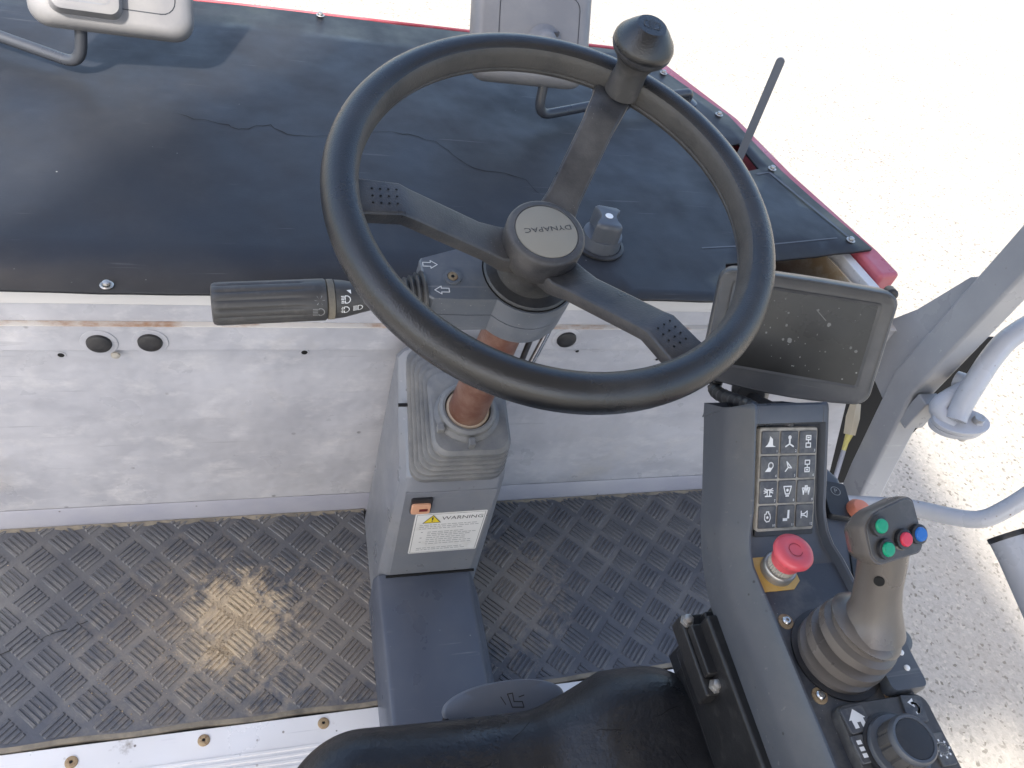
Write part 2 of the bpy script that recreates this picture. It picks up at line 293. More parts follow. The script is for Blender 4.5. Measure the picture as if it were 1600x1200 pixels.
def thing(name, label, cat, loc=(0, 0, 0), M=None, group=None):
    o = bpy.data.objects.new(name, None); col.objects.link(o); o.empty_display_size = 0.05
    if M is not None: o.matrix_world = M
    else: o.location = loc
    o['label'] = label; o['category'] = cat
    if group: o['group'] = group
    return o
def struct(o, kind='structure'): o['kind'] = kind; return o
def at(loc): return Matrix.Translation(-Vector(loc))       # world coordinates -> local of a thing standing at loc

_tc = {}
def text_shape(s, size):
    if (s, size) in _tc: return _tc[(s, size)]
    cu = bpy.data.curves.new('t', 'FONT'); cu.body = s; cu.size = size; cu.align_x = 'CENTER'; cu.align_y = 'CENTER'; cu.resolution_u = 2
    o = bpy.data.objects.new('t', cu); col.objects.link(o); bpy.context.view_layer.update()
    dg = bpy.context.evaluated_depsgraph_get(); me = bpy.data.meshes.new_from_object(o.evaluated_get(dg))
    r_ = ([tuple(v.co) for v in me.vertices], [tuple(p.vertices) for p in me.polygons])
    bpy.data.objects.remove(o); bpy.data.curves.remove(cu); bpy.data.meshes.remove(me)
    _tc[(s, size)] = r_; return r_
def text(mb, s, size, M=None, z=0.0):
    v, f = text_shape(s, size); return mb.add([(p[0], p[1], p[2] + z) for p in v], f, M)

# ------------------------------------------------------------------ ground
g = MB(); NG = 24
for i in range(NG + 1):
    for j in range(NG + 1): g.v.append(Vector((-60 + 120 * i / NG, -60 + 120 * j / NG, 0)))
for i in range(NG):
    for j in range(NG): a = i * (NG + 1) + j; g.f.append((a, a + NG + 1, a + NG + 2, a + 1))
go = g.build('ground', ground_material()); go.location = (0, 0, -1.1); struct(go)

# ------------------------------------------------------------------ machine chassis, bodywork under the cover
O = (0.0, 1.1, -1.1)
body = thing('machine_body', 'red machine bodywork showing as an edge around the black cover', 'bodywork', O)
T = at(O)
hood_right = [(1.0, 0.93), (0.925, 1.15), (0.885, 1.33), (0.775, 1.56)]
outer = [(-1.0, 1.58), (-1.0, 0.83), (0.62, 0.83), (0.62, 1.0), (0.86, 1.0), (0.93, 0.862), (1.03, 0.862)] + [(x + 0.03, y + 0.004) for x, y in hood_right] + [(0.80, 1.585)]
MB(T).prism([(-1.0, 1.59), (-1.0, 0.84), (0.60, 0.84), (0.60, 1.10), (0.78, 1.10), (0.80, 1.25), (0.74, 1.56)], -0.5, 0.518).build('engine_housing', m_redbody, body, 0.012)
def wallstrip(pts, th, z0, z1, name, m, bv=0.008):     # a wall following the plan line, th thick to the left
    n = len(pts); inn = []
    for i in range(n):
        a = Vector(pts[max(i - 1, 0)]); b = Vector(pts[min(i + 1, n - 1)]); d = (b - a).normalized(); inn.append((pts[i][0] - d.y * th, pts[i][1] + d.x * th))
    MB(T).prism(list(pts) + inn[::-1], z0, z1).build(name, m, body, bv)
edge = [(1.035, 0.868), (1.024, 0.93), (0.955, 1.152), (0.915, 1.340), (0.805, 1.585)]
wallstrip(edge, 0.046, -0.5, 0.5235, 'side_wall', m_redbody, 0.008)
wallstrip([(0.985, 0.845), (0.972, 0.93), (0.905, 1.12)], 0.020, 0.10, 0.512, 'inner_flange', m_ledge, 0.002)
wallstrip([(0.955, 0.84), (0.94, 0.92), (0.882, 1.12)], 0.004, 0.05, 0.500, 'stained_liner', m_cream, 0.001)
MB(T).prism([(0.62, 0.83), (0.98, 0.84), (0.88, 1.2), (0.62, 1.2)], 0.02, 0.06).build('gap_shade_floor', m_dark, body)  # near-black floor painting the dark gap under the cover flap
MB(T).box(-1.0, 0.80, 1.592, 1.599, -0.5, 0.522).build('nose_panel', m_redbody, body, 0.004)
MB(T).box(-1.0, 0.98, -1.2, 1.5, -1.1, -0.06).build('chassis', m_blackpaint, body)

# ------------------------------------------------------------------ hood cover (rubber sheet)
HZ = 0.53
O = (0.0, 0.79, HZ)
hc = thing('hood_cover', 'large dark rubber sheet laced over the hood with a long crack', 'cover', O); T = at(O)
slot = [(0.828, 1.215), (0.868, 1.232), (0.878, 1.150), (0.838, 1.134)]
bm = bmesh.new()
outl = [(-1.02, 0.785), (0.655, 0.785), (0.69, 0.87), (0.80, 0.887), (1.004, 0.926), (0.925, 1.15), (0.885, 1.33), (0.80, 1.49), (0.758, 1.566), (-1.02, 1.572)]
def ring(pts, step=0.04):
    out = []
    for a, b in zip(pts, pts[1:] + pts[:1]):
        n = max(1, int((Vector(b) - Vector(a)).length / step))
        for k in range(n): out.append(Vector(a).lerp(Vector(b), k / n))
    return out
edges = []
for i_, loop in enumerate((ring(outl), ring(slot, 0.02))):
    jit = 0.0012 if i_ == 0 else 0.0
    vs = [bm.verts.new((p.x + rnd.uniform(-jit, jit), p.y + rnd.uniform(-jit, jit), 0)) for p in loop]
    edges += [bm.edges.new((vs[k], vs[(k + 1) % len(vs)])) for k in range(len(vs))]
bmesh.ops.triangle_fill(bm, use_beauty=True, use_dissolve=False, edges=edges)
for f_ in list(bm.faces):                                   # drop the slot
    c_ = f_.calc_center_median()
    if 0.828 < c_.x < 0.878 and 1.134 < c_.y < 1.232:
        ins = True
        for a, b in zip(slot, slot[1:] + slot[:1]):
            if (b[0] - a[0]) * (c_.y - a[1]) - (b[1] - a[1]) * (c_.x - a[0]) > 0: ins = False
        if ins: bm.faces.remove(f_)
for _ in range(3):
    long_e = [e_ for e_ in bm.edges if e_.calc_length() > 0.07]
    if long_e: bmesh.ops.subdivide_edges(bm, edges=long_e, cuts=1); bmesh.ops.triangulate(bm, faces=bm.faces[:])
bmesh.ops.beautify_fill(bm, faces=bm.faces[:], edges=bm.edges[:])
def sag(x, y): return 0.0022 * math.sin(5.1 * x + 1.7 * y) * math.sin(6.3 * y - 2 * x) + 0.0012 * math.sin(13 * x - 7 * y)
for v in bm.verts: v.co = Vector((v.co.x, v.co.y - 0.79, sag(v.co.x, v.co.y)))
bmesh.ops.recalc_face_normals(bm, faces=bm.faces[:])
if sum(f_.normal.z for f_ in bm.faces) < 0: bmesh.ops.reverse_faces(bm, faces=bm.faces[:])
me = bpy.data.meshes.new('rubber_sheet'); bm.to_mesh(me); bm.free(); me.materials.append(m_hood)
for p in me.polygons: p.use_smooth = True
sh = bpy.data.objects.new('rubber_sheet', me); col.objects.link(sh); sh.parent = hc
sm = sh.modifiers.new('solid', 'SOLIDIFY'); sm.thickness = 0.005; sm.offset = -1
def ribbon(pts, wd, name, m, parent, z=0.0022, jag=True):
    b = MB(at(O)); L_ = [Vector(p) for p in pts]; rows = []
    for i, p in enumerate(L_):
        a = L_[max(i - 1, 0)]; c = L_[min(i + 1, len(L_) - 1)]; d = (c - a).normalized(); q = Vector((-d.y, d.x)) * wd / 2 * (rnd.uniform(0.2, 1.0) if jag else 1) * (0.15 if jag and i in (0, len(L_) - 1) else 1)
        rows.append([(p.x + q.x, p.y + q.y, O[2] + z + sag(p.x, p.y)), (p.x - q.x, p.y - q.y, O[2] + z + sag(p.x, p.y))])
    vs = [x for r_ in rows for x in r_]; fs = [(2 * i, 2 * i + 1, 2 * i + 3, 2 * i + 2) for i in range(len(rows) - 1)]
    b.add(vs, fs); return b.build(name, m, parent)
def jagged(pts, n=5, amp=0.004):
    out = []
    for a, b in zip(pts[:-1], pts[1:]):
        for k in range(n):
            t = k / n; out.append((a[0] + (b[0] - a[0]) * t + rnd.uniform(-amp, amp), a[1] + (b[1] - a[1]) * t + rnd.uniform(-amp, amp)))
    return out + [pts[-1]]
ribbon(jagged([(-0.143, 1.18), (-0.115, 1.17), (-0.059, 1.162), (-0.048, 1.149), (-0.026, 1.161), (-0.002, 1.17), (0.027, 1.15), (0.056, 1.149), (0.095, 1.15), (0.179, 1.178), (0.221, 1.172), (0.262, 1.159), (0.289, 1.12), (0.316, 1.087), (0.369, 1.084), (0.399, 1.069), (0.417, 1.028)], 3, 0.003), 0.0019, 'crack', m_dark, hc, 0.0006)
m_seam = mat('hood_seam', (0.085, 0.088, 0.095), 0.55)
ribbon([(0.66, 0.905), (0.80, 0.925), (0.945, 0.952)], 0.003, 'seam', m_seam, hc, 0.0006, False)
ribbon([(0.975, 0.945), (0.895, 1.14), (0.862, 1.13)], 0.006, 'seam', m_seam, hc, 0.0006, False)
for ex, ey in ((-0.193, 0.794), (0.095, 1.562), (0.792, 1.478), (0.862, 1.327), (0.905, 1.151), (0.968, 0.945)):
    e = MB(Matrix.Translation((ex, ey - 0.79, sag(ex, ey) + 0.0005))); e.lathe([(0.0055, 0), (0.0075, 0.001), (0.008, 0.0022), (0.0065, 0.0032), (0.004, 0.002)], 20, caps=False)
    eo = e.build('eyelet', m_galv, hc)
    k = MB(Matrix.Translation((ex, ey - 0.79, sag(ex, ey))))
    k.lathe([(0.0030, 0), (0.0030, 0.004), (0.0048, 0.005), (0.0042, 0.0075), (0.002, 0.0085)], 14); k.build('stud', m_galv, eo)

# rotary knob on the hood
O = (0.482, 0.904, HZ)
kn = thing('rotary_knob', 'grey waisted turn knob with a white dot on the black cover', 'knob', O)
MB().lathe([(0.039, 0.003), (0.039, 0.006), (0.034, 0.0075), (0.033, 0.006)], 32).build('escutcheon', m_black, kn)
MB().lathe([(0.0315, 0.004), (0.0310, 0.020), (0.0300, 0.026), (0.027, 0.027)], 36).build('skirt', m_console, kn)
wp = []
for k in range(13):
    y = -0.0270 + 0.054 * k / 12; wp.append((min(0.0135 + 0.0125 * (y / 0.026) ** 2, math.sqrt(max(0.0305 ** 2 - y * y, 1e-6))), y))
wp = wp + [(-x, y) for x, y in reversed(wp)]
rot = Matrix.Rotation(R(-12), 4, 'Z')
MB(rot).loft([[(x * s_, y * s_, z) for x, y in wp] for s_, z in ((1, 0.0265), (0.98, 0.050), (0.94, 0.056), (0.85, 0.0575))]).build('grip', m_console, kn, smooth=50)
MB().lathe([(0.0062, 0.0576), (0.0058, 0.0583)], 20).build('pointer_dot', m_print, kn)

# antenna blade standing in the slot
O = (0.850, 1.178, 0.45)
an = thing('marker_blade', 'slim flat blue grey upright blade poking through the cover slot', 'blade', O)
MB(Matrix.Rotation(R(-3), 4, 'Y') @ Matrix.Rotation(R(-32), 4, 'Z')).prism([(-0.0075, 0.0), (0.0075, 0.0), (0.0075, 0.272)] + arc(0, 0.272, 0.0075, 0, 180, 8) + [(-0.0075, 0.272)], -0.0018, 0.0018, Matrix.Rotation(R(90), 4, 'X')).build('blade', m_lever, an, 0.0006)
MB().box(-0.02, 0.02, -0.012, 0.012, -0.02, 0.02).build('foot_clamp', m_blackpaint, an, 0.002)

# ------------------------------------------------------------------ front panel
O = (0.2, 0.80, 0.0)
fp = thing('front_panel', 'scuffed pale painted steel bulkhead behind the steering column', 'panel', O); T = at(O)
X0, X1 = -1.15, 1.045
Ry = Matrix.Rotation(R(90), 4, 'X')                                   # local z -> -y
def px(prof, name, m, x0=X0, x1=X1, bv=0.0, par=None, TT=None):     # prism along x from a (y,z) profile
    b = MB(TT if TT is not None else T); n = len(prof); b.add([(x0, y, z) for y, z in prof] + [(x1, y, z) for y, z in prof],
        [tuple(range(n)), tuple(range(2 * n - 1, n - 1, -1))] + [(i, n + i, n + (i + 1) % n, (i + 1) % n) for i in range(n)])
    return b.build(name, m, par or fp, bv)
MB(T @ Matrix.Translation((0, 0.806, 0)) @ Ry).prism([(X0, -0.02), (1.165, -0.02), (1.045, 0.26), (1.045, 0.4175), (X0, 0.4175)], 0.0, 0.006).build('sheet', m_wall, fp)
MB(T).box(0.99, 1.30, 0.815, 0.82, -0.05, 0.42).build('gap_shade_sheet', m_dark, fp)  # black sheet added to paint the darkness in the gap beside the post
px([(0.792, 0.416), (0.792, 0.462), (0.808, 0.462), (0.808, 0.419), (0.799, 0.4165)], 'upper_band', m_wall, bv=0.0015)
px([(0.7900, 0.4625), (0.7900, 0.4637), (0.7970, 0.4647), (0.81, 0.4647), (0.81, 0.4625)], 'lip', m_rustedge, bv=0.001)
px([(0.7975, 0.4650), (0.8005, 0.4945), (0.815, 0.4945), (0.815, 0.4650)], 'lower_ledge', m_wall, bv=0.001, x1=0.98)
px([(0.797, 0.4950), (0.7985, 0.5185), (0.82, 0.5185), (0.82, 0.4950)], 'upper_ledge', m_ledge, bv=0.001, x1=0.98)
px([(0.7970, 0.519), (0.7970, 0.5212), (0.825, 0.5212), (0.825, 0.519)], 'top_edge', m_rustedge, bv=0.001, x1=0.98)
px([(0.7865, -0.012), (0.7875, 0.002), (0.797, 0.034), (0.7990, 0.037), (0.7995, -0.012)], 'kick_strip', m_kick, bv=0.001, x1=1.10)
for xx, zz in ((-0.216, 0.432), (-0.155, 0.434), (0.425, 0.441)):
    p_ = MB(T @ Matrix.Translation((xx, 0.792, zz)) @ Ry); p_.lathe([(0.0150, 0.0), (0.0155, 0.002), (0.0145, 0.005), (0.011, 0.0068), (0.004, 0.0072)], 28)
    po = p_.build('rubber_plug', m_black, fp)
    MB(T @ Matrix.Translation((xx, 0.792, zz)) @ Ry).lathe([(0.0152, 0.0002), (0.0225, 0.0004), (0.0220, 0.0012), (0.0154, 0.0016)], 28, caps=False).build('plug_seat', m_wall, po)
for xx, zz, rr_ in ((-0.267, 0.400, 0.0042), (0.042, 0.404, 0.0045), (0.60, 0.385, 0.003), (0.455, 0.405, 0.003)):
    h = MB(T @ Matrix.Translation((xx, 0.8, zz)) @ Ry); h.lathe([(rr_, 0.0004), (rr_ * 0.6, 0.0005)], 20); ho = h.build('drilled_hole', m_dark, fp)
    MB(T @ Matrix.Translation((xx, 0.8, zz)) @ Ry).lathe([(rr_, 0.0003), (rr_ * 1.5, 0.0003), (rr_ * 1.45, 0.0009), (rr_, 0.0010)], 20, caps=False).build('hole_rim', m_wall, ho)
MB(T @ Matrix.Translation((-0.20, 0.792, 0.408)) @ Ry).lathe([(0.006, 0), (0.0055, 0.002), (0.002, 0.0035)], 16).build('rivet', m_keygap, fp)

# ------------------------------------------------------------------ floor
O = (0.15, 0.4, -0.06)
dk = thing('platform_deck', 'black steel platform deck under the rubber mats', 'deck', O)
MB(at(O)).box(-1.15, 1.10, -1.0, 0.80, -0.06, -0.012).build('deck_plate', m_blackpaint, dk)

def pad_mesh(ang, m):
    b = MB(Matrix.Rotation(R(ang), 4, 'Z'))
    for k in range(5):
        y = (k - 2) * 0.0079; h = 0.0022; wb = 0.0029; wt = 0.0017; lb = 0.0190; lt = 0.0174
        b.add([(-lb, y - wb, 0), (lb, y - wb, 0), (lb, y + wb, 0), (-lb, y + wb, 0), (-lt, y - wt, h), (lt, y - wt, h), (lt, y + wt, h), (-lt, y + wt, h)],
              [(4, 5, 6, 7), (0, 1, 5, 4), (1, 2, 6, 5), (2, 3, 7, 6), (3, 0, 4, 7)])
    me_ = b.mesh('tread_pad', 0); me_.materials.append(m); return me_
pm = [pad_mesh(-45, m_sandmat), pad_mesh(45, m_sandmat)]
def floor_mat(label, x0, x1, xa, ya, O):
    t = thing('floor_mat', label, 'mat', O)
    b = MB(at(O)); NX = 40
    yb = lambda x: 0.443 + (0.0015 * math.sin(x * 40))
    ring_ = [(x0 + (x1 - x0) * k / NX, yb(x0 + (x1 - x0) * k / NX)) for k in range(NX + 1)] + [(x1, 0.788), (x0, 0.788)]
    b.prism(ring_, -0.010, 0.0).build('rubber_sheet', m_sandmat, t)
    lip = MB(at(O)); rows = []
    for k in range(NX + 1):
        x = x0 + (x1 - x0) * k / NX; y = yb(x); rows.append([(x, y - 0.0002, 0.0003), (x, y - 0.006, -0.0015), (x, y - 0.0065, -0.010), (x, y - 0.0002, -0.0103)])
    lip.loft(rows).build('mat_edge', m_lip, t)
    dl_ = MB(at(O)); rows = []
    for k in range(121):
        x = x0 + (x1 - x0) * k / 120; wd = 0.004 + 0.003 * math.sin(k * 0.9) * math.sin(k * 0.23) + rnd.uniform(0, 0.003); rows.append([(x, 0.7864, 0.0032), (x, 0.7864 - wd, 0.0002), (x, 0.7864, -0.001)])
    dl_.loft(rows).build('dust_line', m_lip, t)
    for r_ in range(-1, 11):
        y = ya - 0.034 * r_
        if y < 0.425 or y > 0.81: continue
        k = math.floor((x0 - xa) / 0.068) - 1
        while True:
            x = xa + 0.068 * k + (0.034 if r_ % 2 else 0); k += 1
            if x < x0 - 0.02: continue
            if x > x1 + 0.02: break
            me_ = pm[r_ % 2]
            cuts = [(n_, d_) for n_, d_ in (((-1, 0, 0), x - x0 - 0.001), ((1, 0, 0), x1 - x - 0.001), ((0, -1, 0), y - 0.446), ((0, 1, 0), 0.785 - y)) if d_ < 0.027]
            if cuts:
                bmp = bmesh.new(); bmp.from_mesh(me_)
                for n_, d_ in cuts: bmesh.ops.bisect_plane(bmp, geom=bmp.verts[:] + bmp.edges[:] + bmp.faces[:], plane_co=Vector(n_) * d_, plane_no=n_, clear_outer=True)
                ok_ = len(bmp.faces) > 2
                me_ = bpy.data.meshes.new('tread_pad'); bmp.to_mesh(me_); bmp.free(); 
                if not me_.materials: me_.materials.append(m_sandmat)
                if not ok_: continue
            o = bpy.data.objects.new('tread_pad', me_); col.objects.link(o); o.parent = t
            o.location = (x - O[0] + rnd.uniform(-.0004, .0004), y - O[1], 0.0 - O[2] - 0.0001)
    return t
ma = floor_mat('chequered black rubber floor mat with a sandy dirt patch and a crack', -1.12, 0.153, -0.395, 0.761, (-0.29, 0.6, -0.010))
mb_ = floor_mat('chequered black rubber floor mat between the steering pedestal and the control console', 0.316, 1.03, 0.42, 0.776, (0.69, 0.6, -0.010))
O = (-0.29, 0.6, -0.010)
ribbon(jagged([(-0.45, 0.55), (-0.388, 0.577), (-0.341, 0.593), (-0.308, 0.605), (-0.275, 0.619), (-0.237, 0.64), (-0.211, 0.653), (-0.179, 0.667), (-0.132, 0.677), (-0.093, 0.694)], 4, 0.002), 0.0024, 'crack', m_dark, ma, 0.0105)
# loose sand: grains lying on the mat
O = (-0.07, 0.59, 0.0); sg = MB(at(O))
for k in range(2600):
    c = rnd.random()
    if c < 0.5: cx, cy, sx, sy = -0.062, 0.602, 0.024, 0.026
    elif c < 0.7: cx, cy, sx, sy = -0.085, 0.545, 0.011, 0.010
    elif c < 0.9: cx, cy, sx, sy = -0.10, 0.55, 0.085, 0.06
    else: cx, cy, sx, sy = -0.02, 0.58, 0.16, 0.08
    x = rnd.gauss(cx, sx); y = rnd.gauss(cy, sy)
    if y < 0.45 or y > 0.75 or x > 0.13: continue
    s_ = rnd.uniform(0.0005, 0.0012) if c < 0.7 else rnd.uniform(0.0005, 0.0016); a = rnd.uniform(0, 6.28)
    z0 = 0.0002 + (0.0015 if rnd.random() < 0.4 else 0)
    pts = [(x + s_ * math.cos(a + q * 2.09), y + s_ * math.sin(a + q * 2.09), z0) for q in range(3)] + [(x, y, z0 + s_ * 1.3)]
    sg.add(pts, [(0, 1, 3), (1, 2, 3), (2, 0, 3), (0, 2, 1)])
so_ = sg.build('sand', m_sand, smooth=0); so_.location = O; so_['kind'] = 'stuff'; so_['label'] = 'spilled dry sand trodden into the rubber mat'; so_['category'] = 'sand'

# aluminium sill
O = (0.2, 0.35, -0.012)
sill = thing('sill_strip', 'white anodised aluminium sill strip screwed along the edge of the mats', 'sill', O); T = at(O)
px([(0.434, -0.011), (0.434, -0.004), (0.05, -0.004), (0.05, -0.011)], 'plate', m_sill, -1.12, 1.03, 0.001, sill, T)
for k in range(14): px([(0.3925 - 0.0085 * k, -0.0042), (0.3915 - 0.0085 * k, -0.0026), (0.3880 - 0.0085 * k, -0.0026), (0.3870 - 0.0085 * k, -0.0042)], 'grip_rib', m_sill, -1.12, 1.03, 0, sill, T)
for xx, yy in ((-0.274, 0.412), (-0.104, 0.418), (0.064, 0.420), (0.562, 0.422), (-0.44, 0.414), (0.73, 0.42)):
    s_ = MB(T @ Matrix.Translation((xx, yy, -0.004))); s_.lathe([(0.0085, 0.0), (0.0082, 0.0016), (0.006, 0.0024), (0.0026, 0.0024), (0.0022, 0.0009)], 24)
    s0 = s_.build('screw', m_screw, sill); MB(T @ Matrix.Translation((xx, yy, -0.004))).lathe([(0.0021, 0.0026), (0.001, 0.0027)], 6).build('hex_socket', m_dark, s0)

# ------------------------------------------------------------------ steering column
WC = Vector((0.2437, 0.553, 0.860)); AX = Vector((0, -0.2215, 0.9752)); WV = Vector((0, 0.9752, 0.2215))
O = (0.235, 0.60, 0.0)
sc = thing('steering_column', 'grey steering pedestal with bellows, rusty tube and warning label', 'steering column', O); T = at(O)
# floor tunnel
tn = []
for y, z in ((0.605, 0.098), (0.40, 0.095), (0.22, 0.09)):
    tn.append([(0.146, y, -0.004), (0.147, y, z - 0.012), (0.153, y, z - 0.002), (0.160, y, z), (0.292, y, z), (0.299, y, z - 0.003), (0.306, y, z - 0.014), (0.335, y, -0.004)])
MB(T).loft(tn).build('floor_tunnel', m_tunnel, sc, 0.003)
# pedestal box
def ped(x0, x1, n=1):
    return [(x0, 0.598, 0.0), (x1, 0.598, 0.0)]
pd = MB(T)
prof = [(0.600, 0.0), (0.600, 0.352), (0.604, 0.366), (0.66, 0.405), (0.745, 0.470), (0.757, 0.462), (0.765, 0.40), (0.770, 0.0)]
rl = []
for x, sh_ in ((0.152, 0.012), (0.160, 0.004), (0.168, 0.0), (0.306, 0.0), (0.314, 0.004), (0.322, 0.012)):
    rl.append([(x + (0.010 if z > 0.3 else 0) * (1 if x < 0.24 else -1), y + (sh_ if y < 0.7 else -sh_ * 0.5), z - (sh_ if z > 0.3 else 0)) for y, z in prof])
pd.loft(rl).build('pedestal_box', m_grey, sc, 0.0015)
MB(T).box(0.170, 0.302, 0.5985, 0.6005, 0.103, 0.335).build('front_plate', m_grey, sc, 0.003)
MB(T).box(0.165, 0.308, 0.5965, 0.5995, 0.098, 0.1015).build('painted_shadow_strip', m_dark, sc)  # black strip painting the shade where the pedestal meets the tunnel
# bellows
def bell_ring(t, ts, off):
    def fb(t_):
        f0, b0 = Vector((0, 0.596, 0.366)), Vector((0, 0.744, 0.468)); f1, b1 = Vector((0, 0.588, 0.4365)), Vector((0, 0.700, 0.470))
        return f0.lerp(f1, t_), b0.lerp(b1, t_)
    fs, bs = fb(ts); fp_, bp2 = fb(t); c = (fp_ + bp2) / 2; d = (bp2 - fp_).normalized(); hl = (bs - fs).length / 2 - off
    c = Vector((0, (fs.y + bs.y) / 2, c.z))
    hx = (0.0665 * (1 - ts) + 0.0530 * ts) - off; cx = 0.239 * (1 - ts) + 0.247 * ts
    return [(cx + x, c.y + d.y * y, c.z + d.z * y) for x, y in rrect(2 * hx, 2 * hl, 0.020, 5)]
NB = 6; rings = [bell_ring(-0.06, 0.0, 0.0)]
for k in range(NB):
    t0 = k / NB; t1 = (k + 1) / NB; ts = (k + 0.0) / (NB - 1)
    rings += [bell_ring(t0 + 0.035, ts, 0.0), bell_ring(t0 + 0.125, ts, 0.0), bell_ring(t0 + 0.142, ts, 0.0016)]
    if k < NB - 1: rings += [bell_ring(t0 + 0.146, ts, 0.0095), bell_ring(t1 + 0.030, (k + 1.0) / (NB - 1), 0.0075)]
rings += [bell_ring(1.03, 1.0, 0.004), bell_ring(1.035, 1.0, 0.012)]
MB(T).loft(rings).build('bellows', m_bellows, sc, smooth=28)
MB(T).box(0.160, 0.174, 0.6795, 0.6835, 0.4245, 0.4275).build('latch_slot', m_dark, sc)
CS = align(Vector(O) * -1 + WC - AX * 0.420, AX)
MB(CS).lathe([(0.045, -0.012), (0.0445, 0.004), (0.039, 0.007), (0.038, 0.013), (0.034, 0.0155), (0.031, 0.015), (0.0300, 0.006)], 40, caps=False).build('collar', m_bellows, sc)
MB(CS @ Matrix.Translation((0, -0.045, 0.006))).box(-0.004, 0.004, -0.008, 0.003, -0.006, 0.008).build('collar_tab', m_bellows, sc, 0.001)
MB(CS @ Matrix.Translation((-0.038, -0.025, 0.006))).box(-0.005, 0.004, -0.005, 0.004, -0.006, 0.007).build('collar_tab', m_bellows, sc, 0.001)
MB(T).cyl(WC - AX * 0.44, WC - AX * 0.15, 0.0262, 0.0215, n=36).build('rusty_tube', m_rust, sc)
MB(CS).lathe([(0.0258, 0.006), (0.0298, 0.007), (0.0290, 0.012), (0.0257, 0.013)], 36, caps=False).build('tube_seal', mat('tan_seal', (0.42, 0.33, 0.23), 0.7), sc)
# switch housing, lofted in the wheel frame (x right, y forward, z up the axis)
HF = T @ frame(WC - AX * 0.104, (1, 0, 0), WV)
circ = arc(0, 0, 0.050, 222, 500, 26)
hp = circ + [(-0.060, 0.030), (-0.1065, 0.014), (-0.1085, 0.011), (-0.1035, -0.030), (-0.099, -0.033), (-0.062, -0.034)]
cy_ = sum(p[1] for p in hp) / len(hp)
def hsec(s_, z): return [(x * s_, cy_ + (y - cy_) * s_, z) for x, y in hp]
MB(HF).loft([hsec(0.985, 0.0), hsec(1.0, -0.0015), hsec(1.0, -0.026)]).build('switch_housing', m_housing, sc, smooth=30)
MB(HF).loft([hsec(0.975, -0.0262), hsec(0.975, -0.0275)]).build('parting_line', m_black, sc)
MB(HF).loft([hsec(0.992, -0.0276), hsec(0.992, -0.050), hsec(0.96, -0.056)]).build('lower_shell', m_housing, sc, smooth=30)
MB(HF).lathe([(0.0475, -0.002), (0.0475, 0.0008)], 48).build('cap_gap', m_dark, sc)
MB(HF).lathe([(0.0462, -0.001), (0.0462, 0.0016), (0.0445, 0.0034), (0.036, 0.0040)], 48).build('column_cap', m_spoke, sc)
MB(HF @ Matrix.Translation((-0.078, -0.008, 0.0))).lathe([(0.009, -0.001), (0.0085, 0.0016), (0.0056, 0.0018), (0.005, 0.0008)], 24, caps=False).build('screw_boss', m_housing, sc)
sc_ = MB(HF @ Matrix.Translation((-0.078, -0.008, 0.0))).lathe([(0.0050, 0.0), (0.0048, 0.0014), (0.002, 0.0015)], 20).build('screw', m_screw, sc)
MB(HF @ Matrix.Translation((-0.078, -0.008, 0.0))).lathe([(0.0019, 0.0016), (0.001, 0.0017)], 6).build('hex_socket', m_dark, sc_)
ar = MB(HF)
for cx, cy, sg_ in ((-0.0985, 0.006, 1), (-0.090, -0.0235, -1)):
    A = [(-0.007, 0.0022), (0.0005, 0.0022), (0.0005, 0.0045), (0.007, 0.0), (0.0005, -0.0045), (0.0005, -0.0022), (-0.007, -0.0022)]
    ar.line([(cx + x * sg_, cy + y) for x, y in A], 0.0009, 0.0004, closed=True)
ar.build('arrow_print', m_print, sc, smooth=0)
# tilt lever beside the tube
MB(T).tube(fillet([WC - AX * 0.150 + Vector((0.040, -0.005, 0)), WC - AX * 0.20 + Vector((0.048, -0.008, 0)), WC - AX * 0.31 + Vector((0.046, -0.012, 0))], 0.01), 0.0042, 12).build('tilt_rod', m_chrome, sc)
MB(T).tube([WC - AX * 0.165 + Vector((0.031, -0.005, 0)), WC - AX * 0.30 + Vector((0.036, -0.010, 0))], 0.0035, 10).build('tilt_rod', m_blackpaint, sc)
MB(T).tube([WC - AX * 0.375 + Vector((0.03, 0.02, 0)), WC - AX * 0.372 + Vector((0.075, 0.005, 0)), WC - AX * 0.370 + Vector((0.100, 0.0, 0))], [0.006, 0.008, 0.007], 12).build('release_lever', m_black, sc)
# rocker window and warning label on the front plate: local x right, y up, z toward the seat
LF = T @ frame((0.2385, 0.5983, 0.22), (1, 0, 0), (0, 0, 1))
MB(LF).prism(rrect(0.030, 0.036, 0.003, 4, -0.043, 0.086), 0.0, 0.003).build('rocker_frame', m_black, sc)
ro = MB(LF).prism(rrect(0.027, 0.023, 0.004, 4, -0.0435, 0.082), 0.002, 0.0065).build('rocker_switch', m_orange, sc, 0.001)
MB(LF).prism(rrect(0.012, 0.006, 0.0005, 2, -0.040, 0.081), 0.0066, 0.0069).build('rocker_window', m_darkred, ro)
LB = LF @ Matrix.Translation((0.006, 0.006, 0)) @ Matrix.Rotation(R(0.5), 4, 'Z')
lb = MB(LB).prism(rrect(0.106, 0.112, 0.002, 3), 0.0002, 0.0008).build('warning_label', m_label, sc); lb['label'] = 'white warning label with yellow triangle'
b = MB(LB); b.line([(-0.0505, 0.0535), (0.0505, 0.0535), (0.0505, -0.0535), (-0.0505, -0.0535)], 0.0006, 0.001, closed=True); b.build('label_border', m_ink, lb, smooth=0)
MB(LB).flat([(-0.040, 0.031), (-0.014, 0.031), (-0.027, 0.051)], 0.0010).build('triangle', m_tri, lb, smooth=0)
